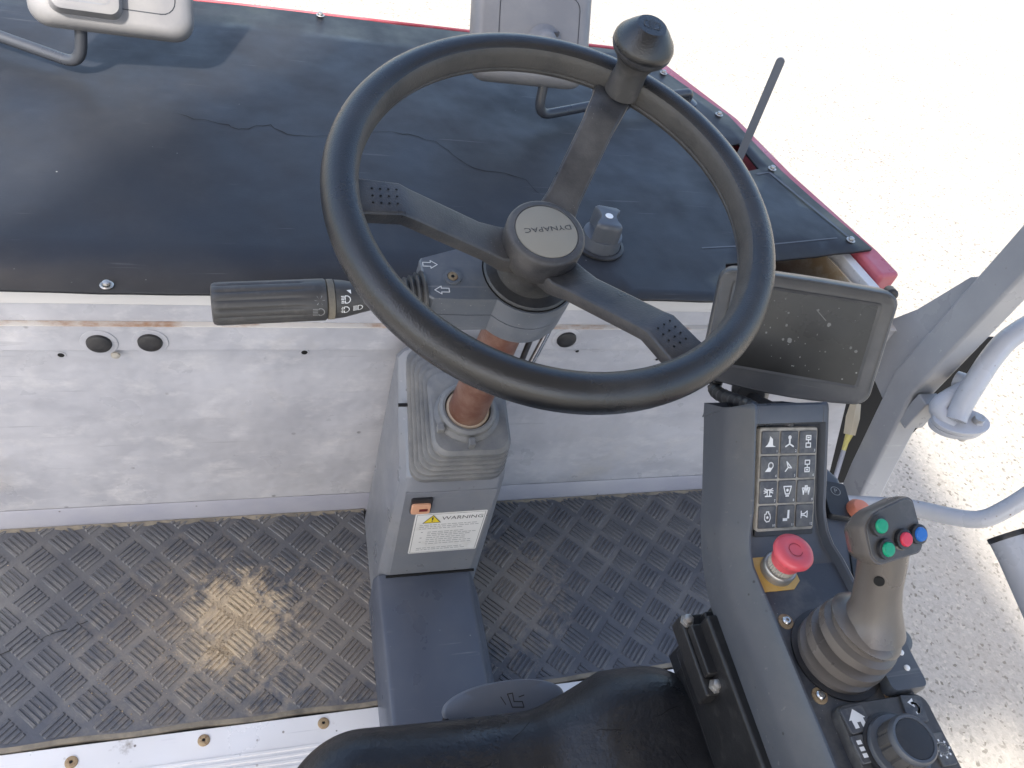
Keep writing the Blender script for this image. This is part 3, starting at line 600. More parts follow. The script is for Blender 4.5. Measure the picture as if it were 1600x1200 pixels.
b = MB(LB); b.line([(-0.040, 0.031), (-0.014, 0.031), (-0.027, 0.051)], 0.0011, 0.0012, closed=True); b.flat([(-0.0285, 0.046), (-0.0255, 0.046), (-0.0262, 0.038), (-0.0278, 0.038)], 0.0013); b.flat(arc(-0.027, 0.0355, 0.0013, 0, 315, 7), 0.0013); b.build('triangle_border', m_ink, lb, smooth=0)
b = MB(LB); text(b, 'WARNING', 0.0128, Matrix.Translation((0.018, 0.041, 0.0010)) @ Matrix.Scale(1.0, 4)); b.build('heading', m_ink, lb, smooth=0)
b = MB(LB)
for row, (xs, y) in enumerate([(-0.044, 0.024), (-0.044, 0.019), (-0.044, 0.014), (-0.030, 0.004), (-0.030, -0.001), (-0.030, -0.006), (-0.030, -0.012), (-0.030, -0.018), (-0.030, -0.024), (-0.030, -0.030), (-0.042, -0.042), (-0.042, -0.047)]):
    x = xs; end = rnd.uniform(0.02, 0.042) if row not in (0, 1) else 0.042
    while x < end:
        wd = rnd.uniform(0.003, 0.009); b.flat([(x, y), (min(x + wd, 0.045), y), (min(x + wd, 0.045), y + 0.0016), (x, y + 0.0016)], 0.0010); x += wd + 0.0016
    if row in (3, 6, 8): b.flat([(-0.040, y), (-0.037, y), (-0.037, y + 0.002), (-0.040, y + 0.002)], 0.0010)
b.build('small_print', m_inkgrey, lb, smooth=0)

# ------------------------------------------------------------------ indicator stalk
SF = frame(WC - AX * 0.124 + Vector((-0.105, 0, 0)) + WV * -0.020, (0, 0, 1), (0, 1, 0))        # local z points along -x
SF = frame(WC - AX * 0.124 + Vector((-0.103, 0, 0)) + WV * -0.016, AX, WV.cross(Vector((0, 0, 0))) if False else WV)
if (SF.to_3x3() @ Vector((0, 0, 1))).x > 0: SF = frame(WC - AX * 0.124 + Vector((-0.103, 0, 0)) + WV * -0.016, WV, AX)
stk = thing('indicator_stalk', 'black column switch stalk with light symbols and ribbed grip', 'switch stalk', M=SF @ Matrix.Rotation(R(4), 4, 'X'))
bell = []
for k in range(4): bell += [(0.0235 - 0.002 * k, 0.001 + 0.0055 * k), (0.0245 - 0.002 * k, 0.003 + 0.0055 * k), (0.0200 - 0.002 * k, 0.0055 + 0.0055 * k)]
MB().lathe([(0.018, 0.0)] + bell + [(0.008, 0.026)], 32).build('root_boot', m_spoke, stk)
MB().lathe([(0.0085, 0.018), (0.0105, 0.045), (0.0175, 0.078), (0.0183, 0.086)], 36).build('neck', m_joyface, stk)
MB().lathe([(0.0165, 0.0855), (0.0188, 0.087), (0.0188, 0.0925), (0.0170, 0.0935)], 40).build('dust_ring', m_lip, stk)
gp = []
def fl(a, amp): 
    return 0.0195 - amp * (0.5 + 0.5 * math.cos(14 * a)) ** 4
for z, amp, s_ in ((0.094, 0, 0.96), (0.0955, 0, 1.0), (0.112, 0, 1.0), (0.118, 0.0016, 1.0), (0.186, 0.0016, 1.0), (0.190, 0.0006, 0.98), (0.1925, 0, 0.92), (0.1935, 0, 0.80)):
    gp.append([(fl(2 * math.pi * k / 112, amp) * s_ * math.cos(2 * math.pi * k / 112), fl(2 * math.pi * k / 112, amp) * s_ * math.sin(2 * math.pi * k / 112), z) for k in range(112)])
MB().loft(gp).build('twist_grip', m_joyface, stk, smooth=40)
# light symbols wrapped on the side that faces the seat
def wrap(mb, poly, r, a0, z0):           # poly in metres: x along the stalk (toward the column), y up the girth
    mb.add([(r(z0 - x) * math.cos(a0 + y / 0.019), r(z0 - x) * math.sin(a0 + y / 0.019), z0 - x) for x, y in poly], [tuple(range(len(poly)))])
rr_n = lambda z: 0.0115 + (0.0180 - 0.0105) * max(0, min(1, (z - 0.045) / 0.033)) - 0.0002
# camera-facing girth angle found in world space
inv = stk.matrix_world.inverted(); cl = inv @ Vector((0, 0, 1.26)); A0 = math.atan2(cl.y, cl.x)
UPS = 1 if ((stk.matrix_world.to_3x3() @ Vector((-math.sin(A0), math.cos(A0), 0))).z > 0) else -1
def lamp(mb, r, a, z, s_, beams=True):
    D = [(0, -0.5), (0.35, -0.5), (0.6, -0.3), (0.7, 0), (0.6, 0.3), (0.35, 0.5), (0, 0.5)]
    for p, q in zip(D, D[1:] + D[:1]):
        d = Vector(q) - Vector(p); n_ = Vector((-d.y, d.x)).normalized() * 0.06
        wrap(mb, [((p[0] + n_.x) * s_, UPS * (p[1] + n_.y) * s_), ((q[0] + n_.x) * s_, UPS * (q[1] + n_.y) * s_), ((q[0] - n_.x) * s_, UPS * (q[1] - n_.y) * s_), ((p[0] - n_.x) * s_, UPS * (p[1] - n_.y) * s_)], r, a, z)
    for k in range(5):
        y = -0.45 + 0.225 * k; wrap(mb, [(-0.75 * s_, UPS * (y - 0.05) * s_), (-0.12 * s_, UPS * (y - 0.05) * s_), (-0.12 * s_, UPS * (y + 0.05) * s_), (-0.75 * s_, UPS * (y + 0.05) * s_)], r, a, z)
b = MB(); rn = lambda z: (0.0105 + 0.007 * max(0, min(1, (z - 0.045) / 0.033))) + 0.0003
lamp(b, rn, A0 + UPS * -0.05, 0.078, 0.0072); lamp(b, rn, A0 + UPS * -0.62, 0.079, 0.0068); lamp(b, rn, A0 + UPS * -0.62, 0.066, 0.0062)
wrap(b, [(0.0, UPS * 0.002), (0.004, UPS * 0.003), (0.004, UPS * -0.002)], rn, A0 + UPS * 0.35, 0.076)
b.build('light_symbols', m_print, stk, smooth=0)
b = MB(); rg = lambda z: 0.0197
lamp(b, rg, A0 + UPS * -0.62, 0.102, 0.0072)
for q in range(6):
    a = q * math.pi / 3; wrap(b, [(math.cos(a) * 0.0015, UPS * math.sin(a) * 0.0015), (math.cos(a) * 0.0045 + 0.0004, UPS * math.sin(a) * 0.0045), (math.cos(a) * 0.0045 - 0.0004, UPS * math.sin(a) * 0.0045 + 0.0006)], rg, A0 - UPS * 0.05, 0.101)
b.build('faded_symbols', m_faded, stk, smooth=0)

# ------------------------------------------------------------------ steering wheel
sw = thing('steering_wheel', 'black three-spoke steering wheel with a dusty grained rim', 'steering wheel', M=frame(WC, (1, 0, 0), WV))
NR = 128; sec = []
for k in range(28):
    a = 2 * math.pi * k / 28; rr_ = 0.0168
    x = rr_ * math.cos(a); z = rr_ * 1.08 * math.sin(a)
    if x < -0.012: x = -0.012 - (x + 0.012) * -0.45                # flattened inner face
    sec.append((x, z))
sec2 = []
for k, (x, z) in enumerate(sec):
    sec2.append((x, z))
gi = min(range(28), key=lambda k: abs(sec[k][1] + 0.0075) + (1 if sec[k][0] > 0 else 0))
x, z = sec2[gi]; sec2[gi] = (x + 0.0014, z)
sec2.insert(gi, (x - 0.0002, z + 0.0013)); sec2.insert(gi + 2, (x - 0.0002 + 0.0004, z - 0.0013))
b = MB(); rows = []
for i in range(NR):
    a = 2 * math.pi * i / NR; rows.append([((0.189 + x) * math.cos(a), (0.189 + x) * math.sin(a), z) for x, z in sec2])
b.loft(rows + [rows[0]], caps=False); ro_ = b.build('rim', m_rim, sw, smooth=50)
ro_.data.materials.append(m_rimdust)
for p in ro_.data.polygons:
    c_ = p.center; 
    if math.hypot(c_.x, c_.y) - 0.189 < -0.0040 and c_.z < 0.0150: p.material_index = 1
bm = bmesh.new(); bm.from_mesh(ro_.data); bmesh.ops.remove_doubles(bm, verts=bm.verts, dist=1e-6); bmesh.ops.recalc_face_normals(bm, faces=bm.faces); bm.to_mesh(ro_.data); bm.free()
stations = [(0.178, -0.004, 0.043, 0.014), (0.170, -0.003, 0.038, 0.015), (0.140, -0.004, 0.035, 0.016), (0.131, -0.009, 0.033, 0.017), (0.060, -0.049, 0.034, 0.017), (0.040, -0.058, 0.040, 0.020), (0.015, -0.062, 0.040, 0.022)]
for i_, ang in enumerate((180, 60, -60)):
    M_ = Matrix.Rotation(R(ang), 4, 'Z'); rg_ = []
    for r_, z, wd, th in stations: rg_.append([(r_, y, z - th / 2 + q) for y, q in rrect(wd, th, 0.0035, 3)])
    s_ = MB(M_).loft(rg_).build('spoke', m_spoke, sw, smooth=28)
    if ang != 60:
        d = MB(M_)
        for p in range(4):
            for q in range(3): d.lathe([(0.0011, 0), (0.0006, 0.0002)], 8, Matrix.Translation((0.143 + p * 0.0068, (q - 1) * 0.0075, -0.0036 + 0.0008)))
        d.build('grip_dots', m_dark, s_)
MB().lathe([(0.034, -0.1005), (0.032, -0.090), (0.0315, -0.080), (0.035, -0.074), (0.0378, -0.069), (0.0382, -0.044), (0.0372, -0.041), (0.035, -0.0395), (0.031, -0.0395), (0.0305, -0.0405)], 56).build('hub', m_spoke, sw, smooth=40)
bd = MB().lathe([(0.0300, -0.0408), (0.0298, -0.0398), (0.029, -0.0395)], 56).build('hub_badge', m_badge, sw)
b = MB(); text(b, 'DYNAPAC', 0.0098, Matrix.Translation((0.0015, 0.003, -0.0392)) @ Matrix.Rotation(R(188), 4, 'Z') @ Matrix.Diagonal((1.05, 0.8, 1, 1))); b.build('badge_lettering', m_ink, bd, smooth=0)
# spinner knob
kp = Vector((0.179 * math.cos(R(58)), 0.179 * math.sin(R(58)), -0.002))
sk = thing('spinner_knob', 'black mushroom spinner knob clamped to the steering wheel rim', 'knob', M=frame(WC, (1, 0, 0), WV) @ Matrix.Translation(kp))
MB().lathe([(0.0182, 0.0), (0.0178, 0.010), (0.0160, 0.022), (0.0165, 0.031), (0.0205, 0.040), (0.0240, 0.0445)], 40).build('stem', m_joyface, sk, smooth=50)
MB().lathe([(0.0240, 0.0447), (0.0280, 0.0490), (0.0296, 0.0525), (0.0298, 0.0545), (0.0285, 0.0552)], 48).build('lower_cap', m_spoke, sk, smooth=50)
MB().lathe([(0.0285, 0.0554), (0.0298, 0.0562), (0.0296, 0.0590), (0.0280, 0.0625), (0.0205, 0.0715), (0.0155, 0.0765), (0.0142, 0.0775), (0.0050, 0.0777)], 48).build('cap', m_rim, sk, smooth=24)
b = MB(Matrix.Translation((0.0, 0.0, 0.0780)) @ Matrix.Rotation(R(-15), 4, 'Z')); b.line(rrect(0.0155, 0.0095, 0.003, 3), 0.0009, 0.0, closed=True); text(b, 'ST', 0.0078); b.build('embossed_mark', m_joyface, sk, smooth=0)

# ------------------------------------------------------------------ mirrors
def mirror(label, cpos, nrm, upv, wd, hd, elbow, armpts, clamp, rootname='mirror'):
    nrm = Vector(nrm).normalized(); x = Vector(upv).cross(nrm).normalized()
    base = Vector(elbow); base = Vector((base.x, base.y, HZ))
    t = thing('wing_mirror', label, 'mirror', base, group=None); Tt = Matrix.Translation(-base)
    F = Tt @ frame(cpos, x, nrm.cross(x))
    rg_ = []
    for s_, z in ((0.93, -0.020), (0.985, -0.016), (1.0, -0.006), (0.99, 0.006), (0.95, 0.016), (0.88, 0.022), (0.80, 0.024)):
        rg_.append([(px_, py_, z) for px_, py_ in rrect(wd * s_, hd * s_, 0.030 * s_, 6)])
    s0 = MB(F).loft(rg_).build('shell', m_mirror, t, smooth=40)
    b_ = MB(F); b_.line(rrect(wd * 0.66, hd * 0.60, 0.02, 5, 0.01, 0.0), 0.0016, 0.0243, closed=True); b_.build('panel_groove', m_arm, s0, smooth=0)
    MB(F).prism(rrect(wd * 0.95, hd * 0.93, 0.026, 5), -0.0215, -0.0195).build('mirror_glass', m_chrome, t)
    if clamp:
        c_ = MB(F @ Matrix.Translation((-0.036, -0.030, 0.024))).loft([[(px_, py_, z) for px_, py_ in rrect(0.092 * s_, 0.070 * s_, 0.014 * s_, 5)] for s_, z in ((1.05, -0.004), (1.0, 0.016), (0.94, 0.022), (0.80, 0.0235))]).build('clamp_box', m_mirror, t, smooth=40)
        b_ = MB(F @ Matrix.Translation((-0.036, -0.030, 0.0477))); b_.line(rrect(0.062, 0.042, 0.008, 4), 0.002, 0, closed=True); b_.build('clamp_recess', m_grey, c_, smooth=0)
        for q in (-0.020, 0.016): MB(F @ Matrix.Translation((-0.036 + q, -0.037, 0.0476))).lathe([(0.005, 0), (0.0045, 0.002), (0.002, 0.0025)], 14).build('screw', m_galv, c_)
    else:
        MB(F @ Matrix.Translation((0.02, -0.022, 0.022))).lathe([(0.030, 0), (0.028, 0.006), (0.020, 0.010), (0.016, 0.022), (0.011, 0.027), (0.004, 0.029)], 28).build('ball_cup', m_mirror, t, smooth=50)
    MB(Tt).tube(fillet(armpts, 0.03), 0.0088, 14).build('arm', m_arm, t)
    end = Vector(armpts[-1]); MB(Tt @ Matrix.Translation((end.x, end.y, HZ))).lathe([(0.022, 0.001), (0.022, 0.008), (0.012, 0.012)], 24).build('arm_foot', m_arm, t)
    return t
mirror('pale grey mirror shell with a screwed clamp box on a bent arm over the cover', (-0.222, 1.315, 0.672), (0.16, -0.80, 0.58), (0, 0.6, 0.8), 0.225, 0.165,
       (-0.272, 1.268, 0.56), [(-0.262, 1.285, 0.69), (-0.264, 1.278, 0.64), (-0.276, 1.264, 0.552), (-0.47, 1.36, 0.556), (-0.80, 1.44, 0.555), (-0.80, 1.44, 0.535)], True)
mirror('grey mirror shell with a round ball cup seen past the steering wheel rim', (0.424, 1.29, 0.674), (-0.10, -0.78, 0.62), (0.02, 0.62, 0.78), 0.205, 0.175,
       (0.452, 1.235, 0.56), [(0.456, 1.262, 0.69), (0.456, 1.254, 0.64), (0.451, 1.228, 0.553), (0.60, 1.29, 0.556), (0.80, 1.36, 0.556), (0.80, 1.36, 0.535)], False)

# ------------------------------------------------------------------ display
def eul(a, b_, g_): return Matrix.Rotation(R(a), 4, 'Z') @ Matrix.Rotation(R(b_), 4, 'X') @ Matrix.Rotation(R(g_), 4, 'Z')
DF = Matrix.Translation((0.541, 0.518, 0.727)) @ eul(-30.4, 67.3, 12.3)
ds = thing('display_screen', 'dark dusty monitor in a grey bezel mounted above the console', 'display', M=DF)
W_, H_ = 0.184, 0.126
def bow(wd, hd, r, bulge=0.006):                       # rectangle whose lower edge bows outward
    out = []
    for x, y in rrect(wd, hd, r, 6): out.append((x, y - (bulge * (1 - (2 * x / wd) ** 2) if y < 0 else 0)))
    return out
bp_ = []
def bowd(s_):
    pts = rrect(W_ * s_, H_ * s_, 0.014 * s_, 6); q = []
    for i in range(len(pts)):
        a = pts[i]; b_ = pts[(i + 1) % len(pts)]; n_ = max(1, int((Vector(a) - Vector(b_)).length / 0.02))
        for k in range(n_): q.append((a[0] + (b_[0] - a[0]) * k / n_, a[1] + (b_[1] - a[1]) * k / n_))
    return [(x, y - 0.007 * (1 - (2 * x / (W_ * s_)) ** 2) * (1 if y < 0 else 0) + 0.002 * (1 - (2 * x / (W_ * s_)) ** 2) * (1 if y > 0 else 0)) for x, y in q]
nn_ = len(bowd(1.0))
def fixn(s_):                                         # constant point count: scale the reference ring
    return [(x * s_, y * s_) for x, y in bowd(1.0)]
MB().loft([[(x, y, z) for x, y in fixn(s_)] for s_, z in ((0.90, -0.034), (0.97, -0.026), (1.0, -0.012), (1.0, -0.002), (0.985, 0.001), (0.965, 0.0015), (0.945, 0.0005))]).build('bezel', m_bezel, ds, smooth=40)
fr = MB()
o_ = rrect(0.152, 0.096, 0.003, 3, 0.0, 0.003); i__ = rrect(0.146, 0.090, 0.002, 3, 0.0, 0.003); n_ = len(o_)
fr.add([(x, y, 0.0022) for x, y in o_] + [(x, y, 0.0010) for x, y in i__], [(k, (k + 1) % n_, n_ + (k + 1) % n_, n_ + k) for k in range(n_)])
fr.build('inner_frame', m_bezel, ds, smooth=0)
MB().prism(rrect(0.1462, 0.0902, 0.002, 3, 0.0, 0.003), 0.0003, 0.0012).build('screen_glass', m_glass, ds)
sp = MB()
for k in range(34):
    x = rnd.uniform(-0.065, 0.065); y = rnd.uniform(-0.035, 0.042); s_ = rnd.choice([0.0004, 0.0005, 0.0006, 0.0007, 0.0011]); e_ = rnd.uniform(0.8, 1.8); a = rnd.uniform(0, 3)
    sp.flat([(x + s_ * math.cos(q * 0.785 + a), y + s_ * e_ * math.sin(q * 0.785 + a)) for q in range(8)], 0.00135)
for (x, y, s_) in ((0.030, 0.020, 0.0021), (-0.005, -0.004, 0.0027), (-0.012, -0.004, 0.0014), (0.058, -0.001, 0.0015), (0.064, -0.004, 0.0017), (-0.012, 0.012, 0.0014)):
    sp.flat([(x + s_ * math.cos(q * 0.524) * rnd.uniform(.75, 1.1), y + s_ * math.sin(q * 0.524) * rnd.uniform(.9, 1.3)) for q in range(12)], 0.00135)
sp.line([(0.014, 0.034), (0.026, 0.024)], 0.0008, 0.00135)
sp.build('dried_splashes', mat('dried_splash', (0.16, 0.16, 0.155), 0.7), ds, smooth=0)['kind'] = 'stuff'
MB(Matrix.Translation((0.086, 0.060, -0.018))).lathe([(0.006, -0.008), (0.006, 0.008), (0.004, 0.010)], 16).build('corner_knob', m_black, ds)
# ball mount down to the console, corrugated cable
Dinv = DF.inverted()
def dl(p): return Dinv @ Vector(p)
MB().tube([dl((0.487, 0.408, 0.700)), dl((0.487, 0.414, 0.722)), Vector((-0.030, -0.084, -0.016))], [0.0075, 0.0065, 0.0075], 20).build('mount_stud', m_black, ds)
MB(Matrix.Translation((-0.030, -0.078, -0.020))).loft([[(x * s_, y * s_, z) for x, y in rrect(0.040, 0.028, 0.011, 5)] for s_, z in ((0.7, -0.016), (1.0, -0.010), (1.0, 0.008), (0.75, 0.015))]).build('clamp_socket', m_bezel, ds, smooth=40)
cp = smoothpath([Vector((-0.062, -0.035, -0.030)), Vector((-0.066, -0.062, -0.026)), Vector((-0.067, -0.085, -0.020)), dl((0.458, 0.432, 0.712)), dl((0.464, 0.428, 0.685))], 30)
MB().tube(cp, [0.0082 if k % 4 < 2 else 0.0064 for k in range(len(cp))], 14).build('corrugated_cable', m_black, ds)

# ------------------------------------------------------------------ control console
O = (0.48, 0.2, 0.40)
cn = thing('control_console', 'grey armrest console carrying the keypad, stop button and joystick', 'console', O); T = at(O)
def csec(y, z, ny, nz, rec, wl=0.0):
    kx = 1.0 - 0.23 * max(0.0, min(1.0, (y - 0.285) / 0.06))
    P = [(0.424, -0.085), (0.417 + wl, -0.040), (0.419 + wl, -0.030), (0.4285, -0.004), (0.4320, 0.0), (0.4345, -0.0005), (0.4375, -rec), (0.4385, -rec - 0.0006), (0.5335, -rec - 0.0006), (0.5345, -rec), (0.538, -0.0005), (0.541, 0.0), (0.5445, -0.003), (0.556, -0.026), (0.558, -0.034), (0.548, -0.085)]
    return [(0.4875 + (x - 0.4875) * kx, y + ny * q, z + nz * q) for x, q in P]
s22 = math.sin(R(22.5)); c22 = math.cos(R(22.5)); s45 = math.sin(R(45))
ZR = 0.638
st = [(-0.30, ZR, 0, 1, 0.008), (0.10, ZR, 0, 1, 0.008), (0.300, ZR, 0, 1, 0.008), (0.316, ZR + 0.001, -math.sin(R(10)), math.cos(R(10)), 0.008), (0.328, ZR + 0.006, -s22, c22, 0.008), (0.338, ZR + 0.014, -math.sin(R(36)), math.cos(R(36)), 0.008),
      (0.345, ZR + 0.021, -s45, s45, 0.008), (0.404, ZR + 0.080, -s45, s45, 0.010), (0.407, ZR + 0.083, -s45, s45, 0.0006), (0.416, ZR + 0.092, -s45, s45, 0.0), (0.420, ZR + 0.0945, -math.sin(R(38)), math.cos(R(38)), 0.0008), (0.4235, ZR + 0.0945, -math.sin(R(32)), math.cos(R(32)), 0.003), (0.4255, ZR + 0.0915, -math.sin(R(30)), math.cos(R(30)), 0.004)]
MB(T).loft([csec(*q) for q in st]).build('console_body', m_console, cn, smooth=32)
MB(T).prism([(0.4395, -0.28), (0.5325, -0.28), (0.5325, 0.300), (0.4395, 0.300)], 0.6245, 0.6303).build('deck_plate', m_deck, cn)
MB(T).box(0.415, 0.545, -0.25, 0.29, 0.47, 0.56).build('underside', m_blackpaint, cn, 0.004)
# outer shoulder
shp = [(0.520, 0.452), (0.585, 0.447), (0.607, 0.437), (0.618, 0.415), (0.612, 0.36), (0.590, 0.30), (0.566, 0.255), (0.556, 0.15), (0.553, -0.2), (0.520, -0.2)]
MB(T).loft([[(x, y, 0.52) for x, y in shp], [(x, y, 0.598) for x, y in shp], [(0.545 + (x - 0.545) * 0.90, 0.2 + (y - 0.2) * 0.985, 0.607) for x, y in shp]]).build('shoulder', m_console, cn, 0.004, 3)
RK = T @ Matrix.Translation((0.590, 0.382, 0.604)) @ Matrix.Rotation(R(-14), 4, 'Z')
rk = MB(RK).loft([[(x, y, z) for x, y in rrect(0.030 * s_, 0.048 * s_, 0.004, 3)] for s_, z in ((1, -0.002), (1, 0.006), (0.92, 0.010))]).build('rocker_switch', m_black, cn, smooth=30)
b = MB(RK); b.line([(x, y + 0.010) for x, y in arc(0, 0, 0.0055, 0, 330, 14)], 0.0009, 0.0104, closed=True); text(b, 'P', 0.008, Matrix.Translation((0, 0.010, 0.0104))); b.build('park_symbol', m_inkgrey, rk, smooth=0)
MB(T @ Matrix.Translation((0.607, 0.365, 0.612))).lathe([(0.014, -0.01), (0.013, 0.006), (0.009, 0.011), (0.003, 0.012)], 24).build('orange_cap', m_orange2, cn)
MB(T @ Matrix.Translation((0.575, 0.300, 0.600)) @ Matrix.Rotation(R(-22), 4, 'Z')).prism(rrect(0.014, 0.070, 0.004, 3), 0.0, 0.009).build('vent_cover', m_black, cn, 0.001)
# raised end block with lights and thumb lever
EB = T @ Matrix.Translation((0.535, 0.190, 0.636))
eb = MB(EB).loft([[(x, y, z) for x, y in rrect(0.040 * s_, 0.046 * s_, 0.006 * s_, 4)] for s_, z in ((1, -0.02), (1, 0.004), (0.94, 0.008))]).build('lamp_block', m_console, cn, smooth=30)
for q, (x, y) in enumerate(((-0.008, 0.010), (0.008, 0.010), (0.006, -0.004))):
    MB(EB @ Matrix.Translation((x, y, 0.008))).lathe([(0.0028, 0), (0.0024, 0.0014), (0.001, 0.002)], 14).build('pilot_lamp', m_print, eb)
MB(T).tube([(0.552, 0.218, 0.61), (0.554, 0.216, 0.632), (0.555, 0.215, 0.640)], [0.005, 0.006, 0.006], 12).build('lever_stem', m_black, cn)
MB(T @ Matrix.Translation((0.552, 0.213, 0.640))).lathe([(0.004, -0.010), (0.011, -0.007), (0.0125, 0.0), (0.011, 0.003), (0.004, 0.004)], 24).build('lever_knob', m_console, cn, smooth=60)
for x, y in ((0.4505, 0.246), (0.452, 0.177), (0.523, 0.170), (0.524, 0.246)):
    s_ = MB(T @ Matrix.Translation((x, y, 0.6303))); s_.lathe([(0.0075, 0.0), (0.0072, 0.0008), (0.0046, 0.0010)], 20); s0 = s_.build('screw', m_screw, cn)
    MB(T @ Matrix.Translation((x, y, 0.6303))).lathe([(0.0044, 0.0008), (0.0042, 0.003), (0.003, 0.0042), (0.0016, 0.0042), (0.0014, 0.002)], 18).build('screw_head', m_chrome, s0)
# keypad of twelve keys
KF = frame((0.4855, 0.374, 0.674 + 0.0), (1, 0, 0), (0, s45, s45)) @ Matrix.Rotation(R(-1.0), 4, 'Z')
KF = KF @ Matrix.Diagonal((0.87, 0.955, 0.955, 1))
kp_ = thing('keypad', 'twelve-key dark membrane keypad with white machine symbols on the sloped console', 'keypad', M=KF)
MB().loft([[(x, y, z) for x, y in rrect(0.0765 * s_, 0.1085 * s_, 0.003, 3)] for s_, z in ((1, -0.006), (1, 0.0055), (0.985, 0.0065))]).build('key_frame', m_keygap, kp_, smooth=30)
MB().prism(rrect(0.0775, 0.008, 0.002, 3, 0, -0.0555), -0.004, 0.006).build('frame_foot', m_black, kp_, 0.001)
def icon(n_, b):
    L_ = lambda p, wd=0.0013, c=False: b.line([(x * 0.001, y * 0.001) for x, y in p], wd, 0, closed=c)
    F_ = lambda p: b.flat([(x * 0.001, y * 0.001) for x, y in p])
    if n_ == 1: F_([(-7, -5), (7, -5), (3, -3.5), (2.6, 3), (-1, 6), (-2, 1), (-4, -2.5)])
    elif n_ == 2: L_([(0, 4.5), (0, -2)], 0.0022); F_([(x * 1 + 0, y + 4.5) for x, y in arc(0, 0, 2.2, 0, 330, 10)]); L_([(-5, -5), (0, -2.2), (5, -5)], 0.0016)
    elif n_ in (3, 6):
        L_([(-3, 1.8), (3, 1.8), (3, 6), (-3, 6)], 0.0012, True); L_([(-3, -6), (3, -6), (3, -1.8), (-3, -1.8)], 0.0012, True); L_([(0, -1.8), (0, 1.8)], 0.0012)
        L_([(-1, 4 if n_ == 3 else -4), (1, 4 if n_ == 3 else -4)], 0.0014)
    elif n_ == 4:
        L_(arc(1.5, 1.5, 3, -60, 200, 12), 0.0013); F_([(-6, -5), (1, -5), (3.5, -1.5), (-1.5, 0)])
    elif n_ == 5: L_([(-4, -5), (-0.5, -1), (-2.5, 5), (4, -1.5), (-0.5, -1)], 0.0013)
    elif n_ == 7:
        L_([(-1.6, -4), (-1.6, 2), (1.6, 2), (1.6, -4)], 0.0011); L_([(-4, -4.6), (4, -4.6)], 0.0013)
        for a in (150, 175, 200, 30, 5, -20): L_([(2.8 * math.cos(R(a)), 2.8 * math.sin(R(a)) + 0.6), (6 * math.cos(R(a)), 5.5 * math.sin(R(a)) + 0.6)], 0.001)
    elif n_ == 8: L_([(-5, 5), (5, 5), (2.5, -3), (-2.5, -3)], 0.0012, True); F_([(x, y + 1) for x, y in arc(0, 0, 1.6, 0, 330, 9)]); L_([(-1.8, -5), (1.8, -5)], 0.0013)
    elif n_ == 9:
        for cx, cy in ((-3.4, 0), (0, 2.2), (3.4, 0)): L_([(cx - 1.4, cy + 2.6), (cx, cy - 4), (cx + 1.4, cy + 2.6)], 0.0014, True)
    elif n_ == 10: L_([(-3.5, 2.5), (-3.5, -3), (-1, -5.5), (2.5, -5), (4, -1.5), (3, 2.5), (1.5, 3), (1.5, 5), (-1.5, 5), (-1.5, 3)], 0.0012, True); F_([(x, y - 1) for x, y in arc(0, 0, 1.5, 0, 330, 9)])
    elif n_ == 11: F_([(1.5, 6), (4, 6), (4, -3), (1, -3)]); F_([(-4.5, -2.5), (1.5, -2.5), (1.5, -5.5), (-4.5, -5.5)])
    elif n_ == 12: L_([(-4, 1.2), (-1, 1.2), (3, 4), (3, -2.5), (-1, -0.4), (-4, -0.4)], 0.0012); L_([(-5, 4), (-5, -3)], 0.0012)
for r_ in range(4):
    for c in range(3):
        n_ = r_ * 3 + c + 1; KX = (c - 1) * 0.0248; KY = (1.5 - r_) * 0.0258
        M_ = Matrix.Translation((KX, KY, 0.0062))
        k = MB(M_).loft([[(x, y, z) for x, y in rrect(0.0226 * s_, 0.0236 * s_, 0.0012, 2)] for s_, z in ((1, 0), (1, 0.0012), (0.96, 0.0018))]).build('key', m_key, kp_, smooth=30)
        b = MB(M_ @ Matrix.Translation((0.0, 0.0008, 0.0020))); icon(n_, b); text(b, str(n_), 0.0038, Matrix.Translation((0.0086, -0.0096, 0))); b.build('symbol', m_print, k, smooth=0)

# emergency stop
O = (0.463, 0.296, 0.6303)
es = thing('emergency_stop', 'red mushroom emergency stop button on a yellow plate', 'stop button', O)
MB(at(O)).prism([(0.4400, 0.312), (0.4740, 0.312), (0.4840, 0.302), (0.4840, 0.284), (0.474, 0.276), (0.4395, 0.276)], 0.6304, 0.6316).build('yellow_plate', m_yellow, es, 0.0003)
MB().lathe([(0.0165, 0.001), (0.0165, 0.010), (0.0155, 0.0115), (0.0120, 0.0115), (0.012, 0.018)], 40).build('steel_collar', m_galv, es)
MB().loft([[((0.0125 + (0.0012 if k % 2 else 0)) * math.cos(2 * math.pi * k / 60), (0.0125 + (0.0012 if k % 2 else 0)) * math.sin(2 * math.pi * k / 60), z) for k in range(60)] for z in (0.0118, 0.0195)]).build('knurled_ring', m_keygap, es)
MB().lathe([(0.0135, 0.0195), (0.0145, 0.022), (0.0145, 0.028), (0.0178, 0.0325), (0.0192, 0.0355), (0.0192, 0.0385), (0.0176, 0.0412), (0.0140, 0.0425), (0.0100, 0.0428), (0.0085, 0.0420), (0.004, 0.0418)], 48).build('mushroom_cap', m_estop, es, smooth=40)
b = MB()
b.line(arc(0, 0, 0.0065, 20, 330, 20), 0.0007, 0.0423); b.build('turn_mark', mat('dark_red_print', (0.38, 0.03, 0.045), 0.5, rvar=0), es, smooth=0)

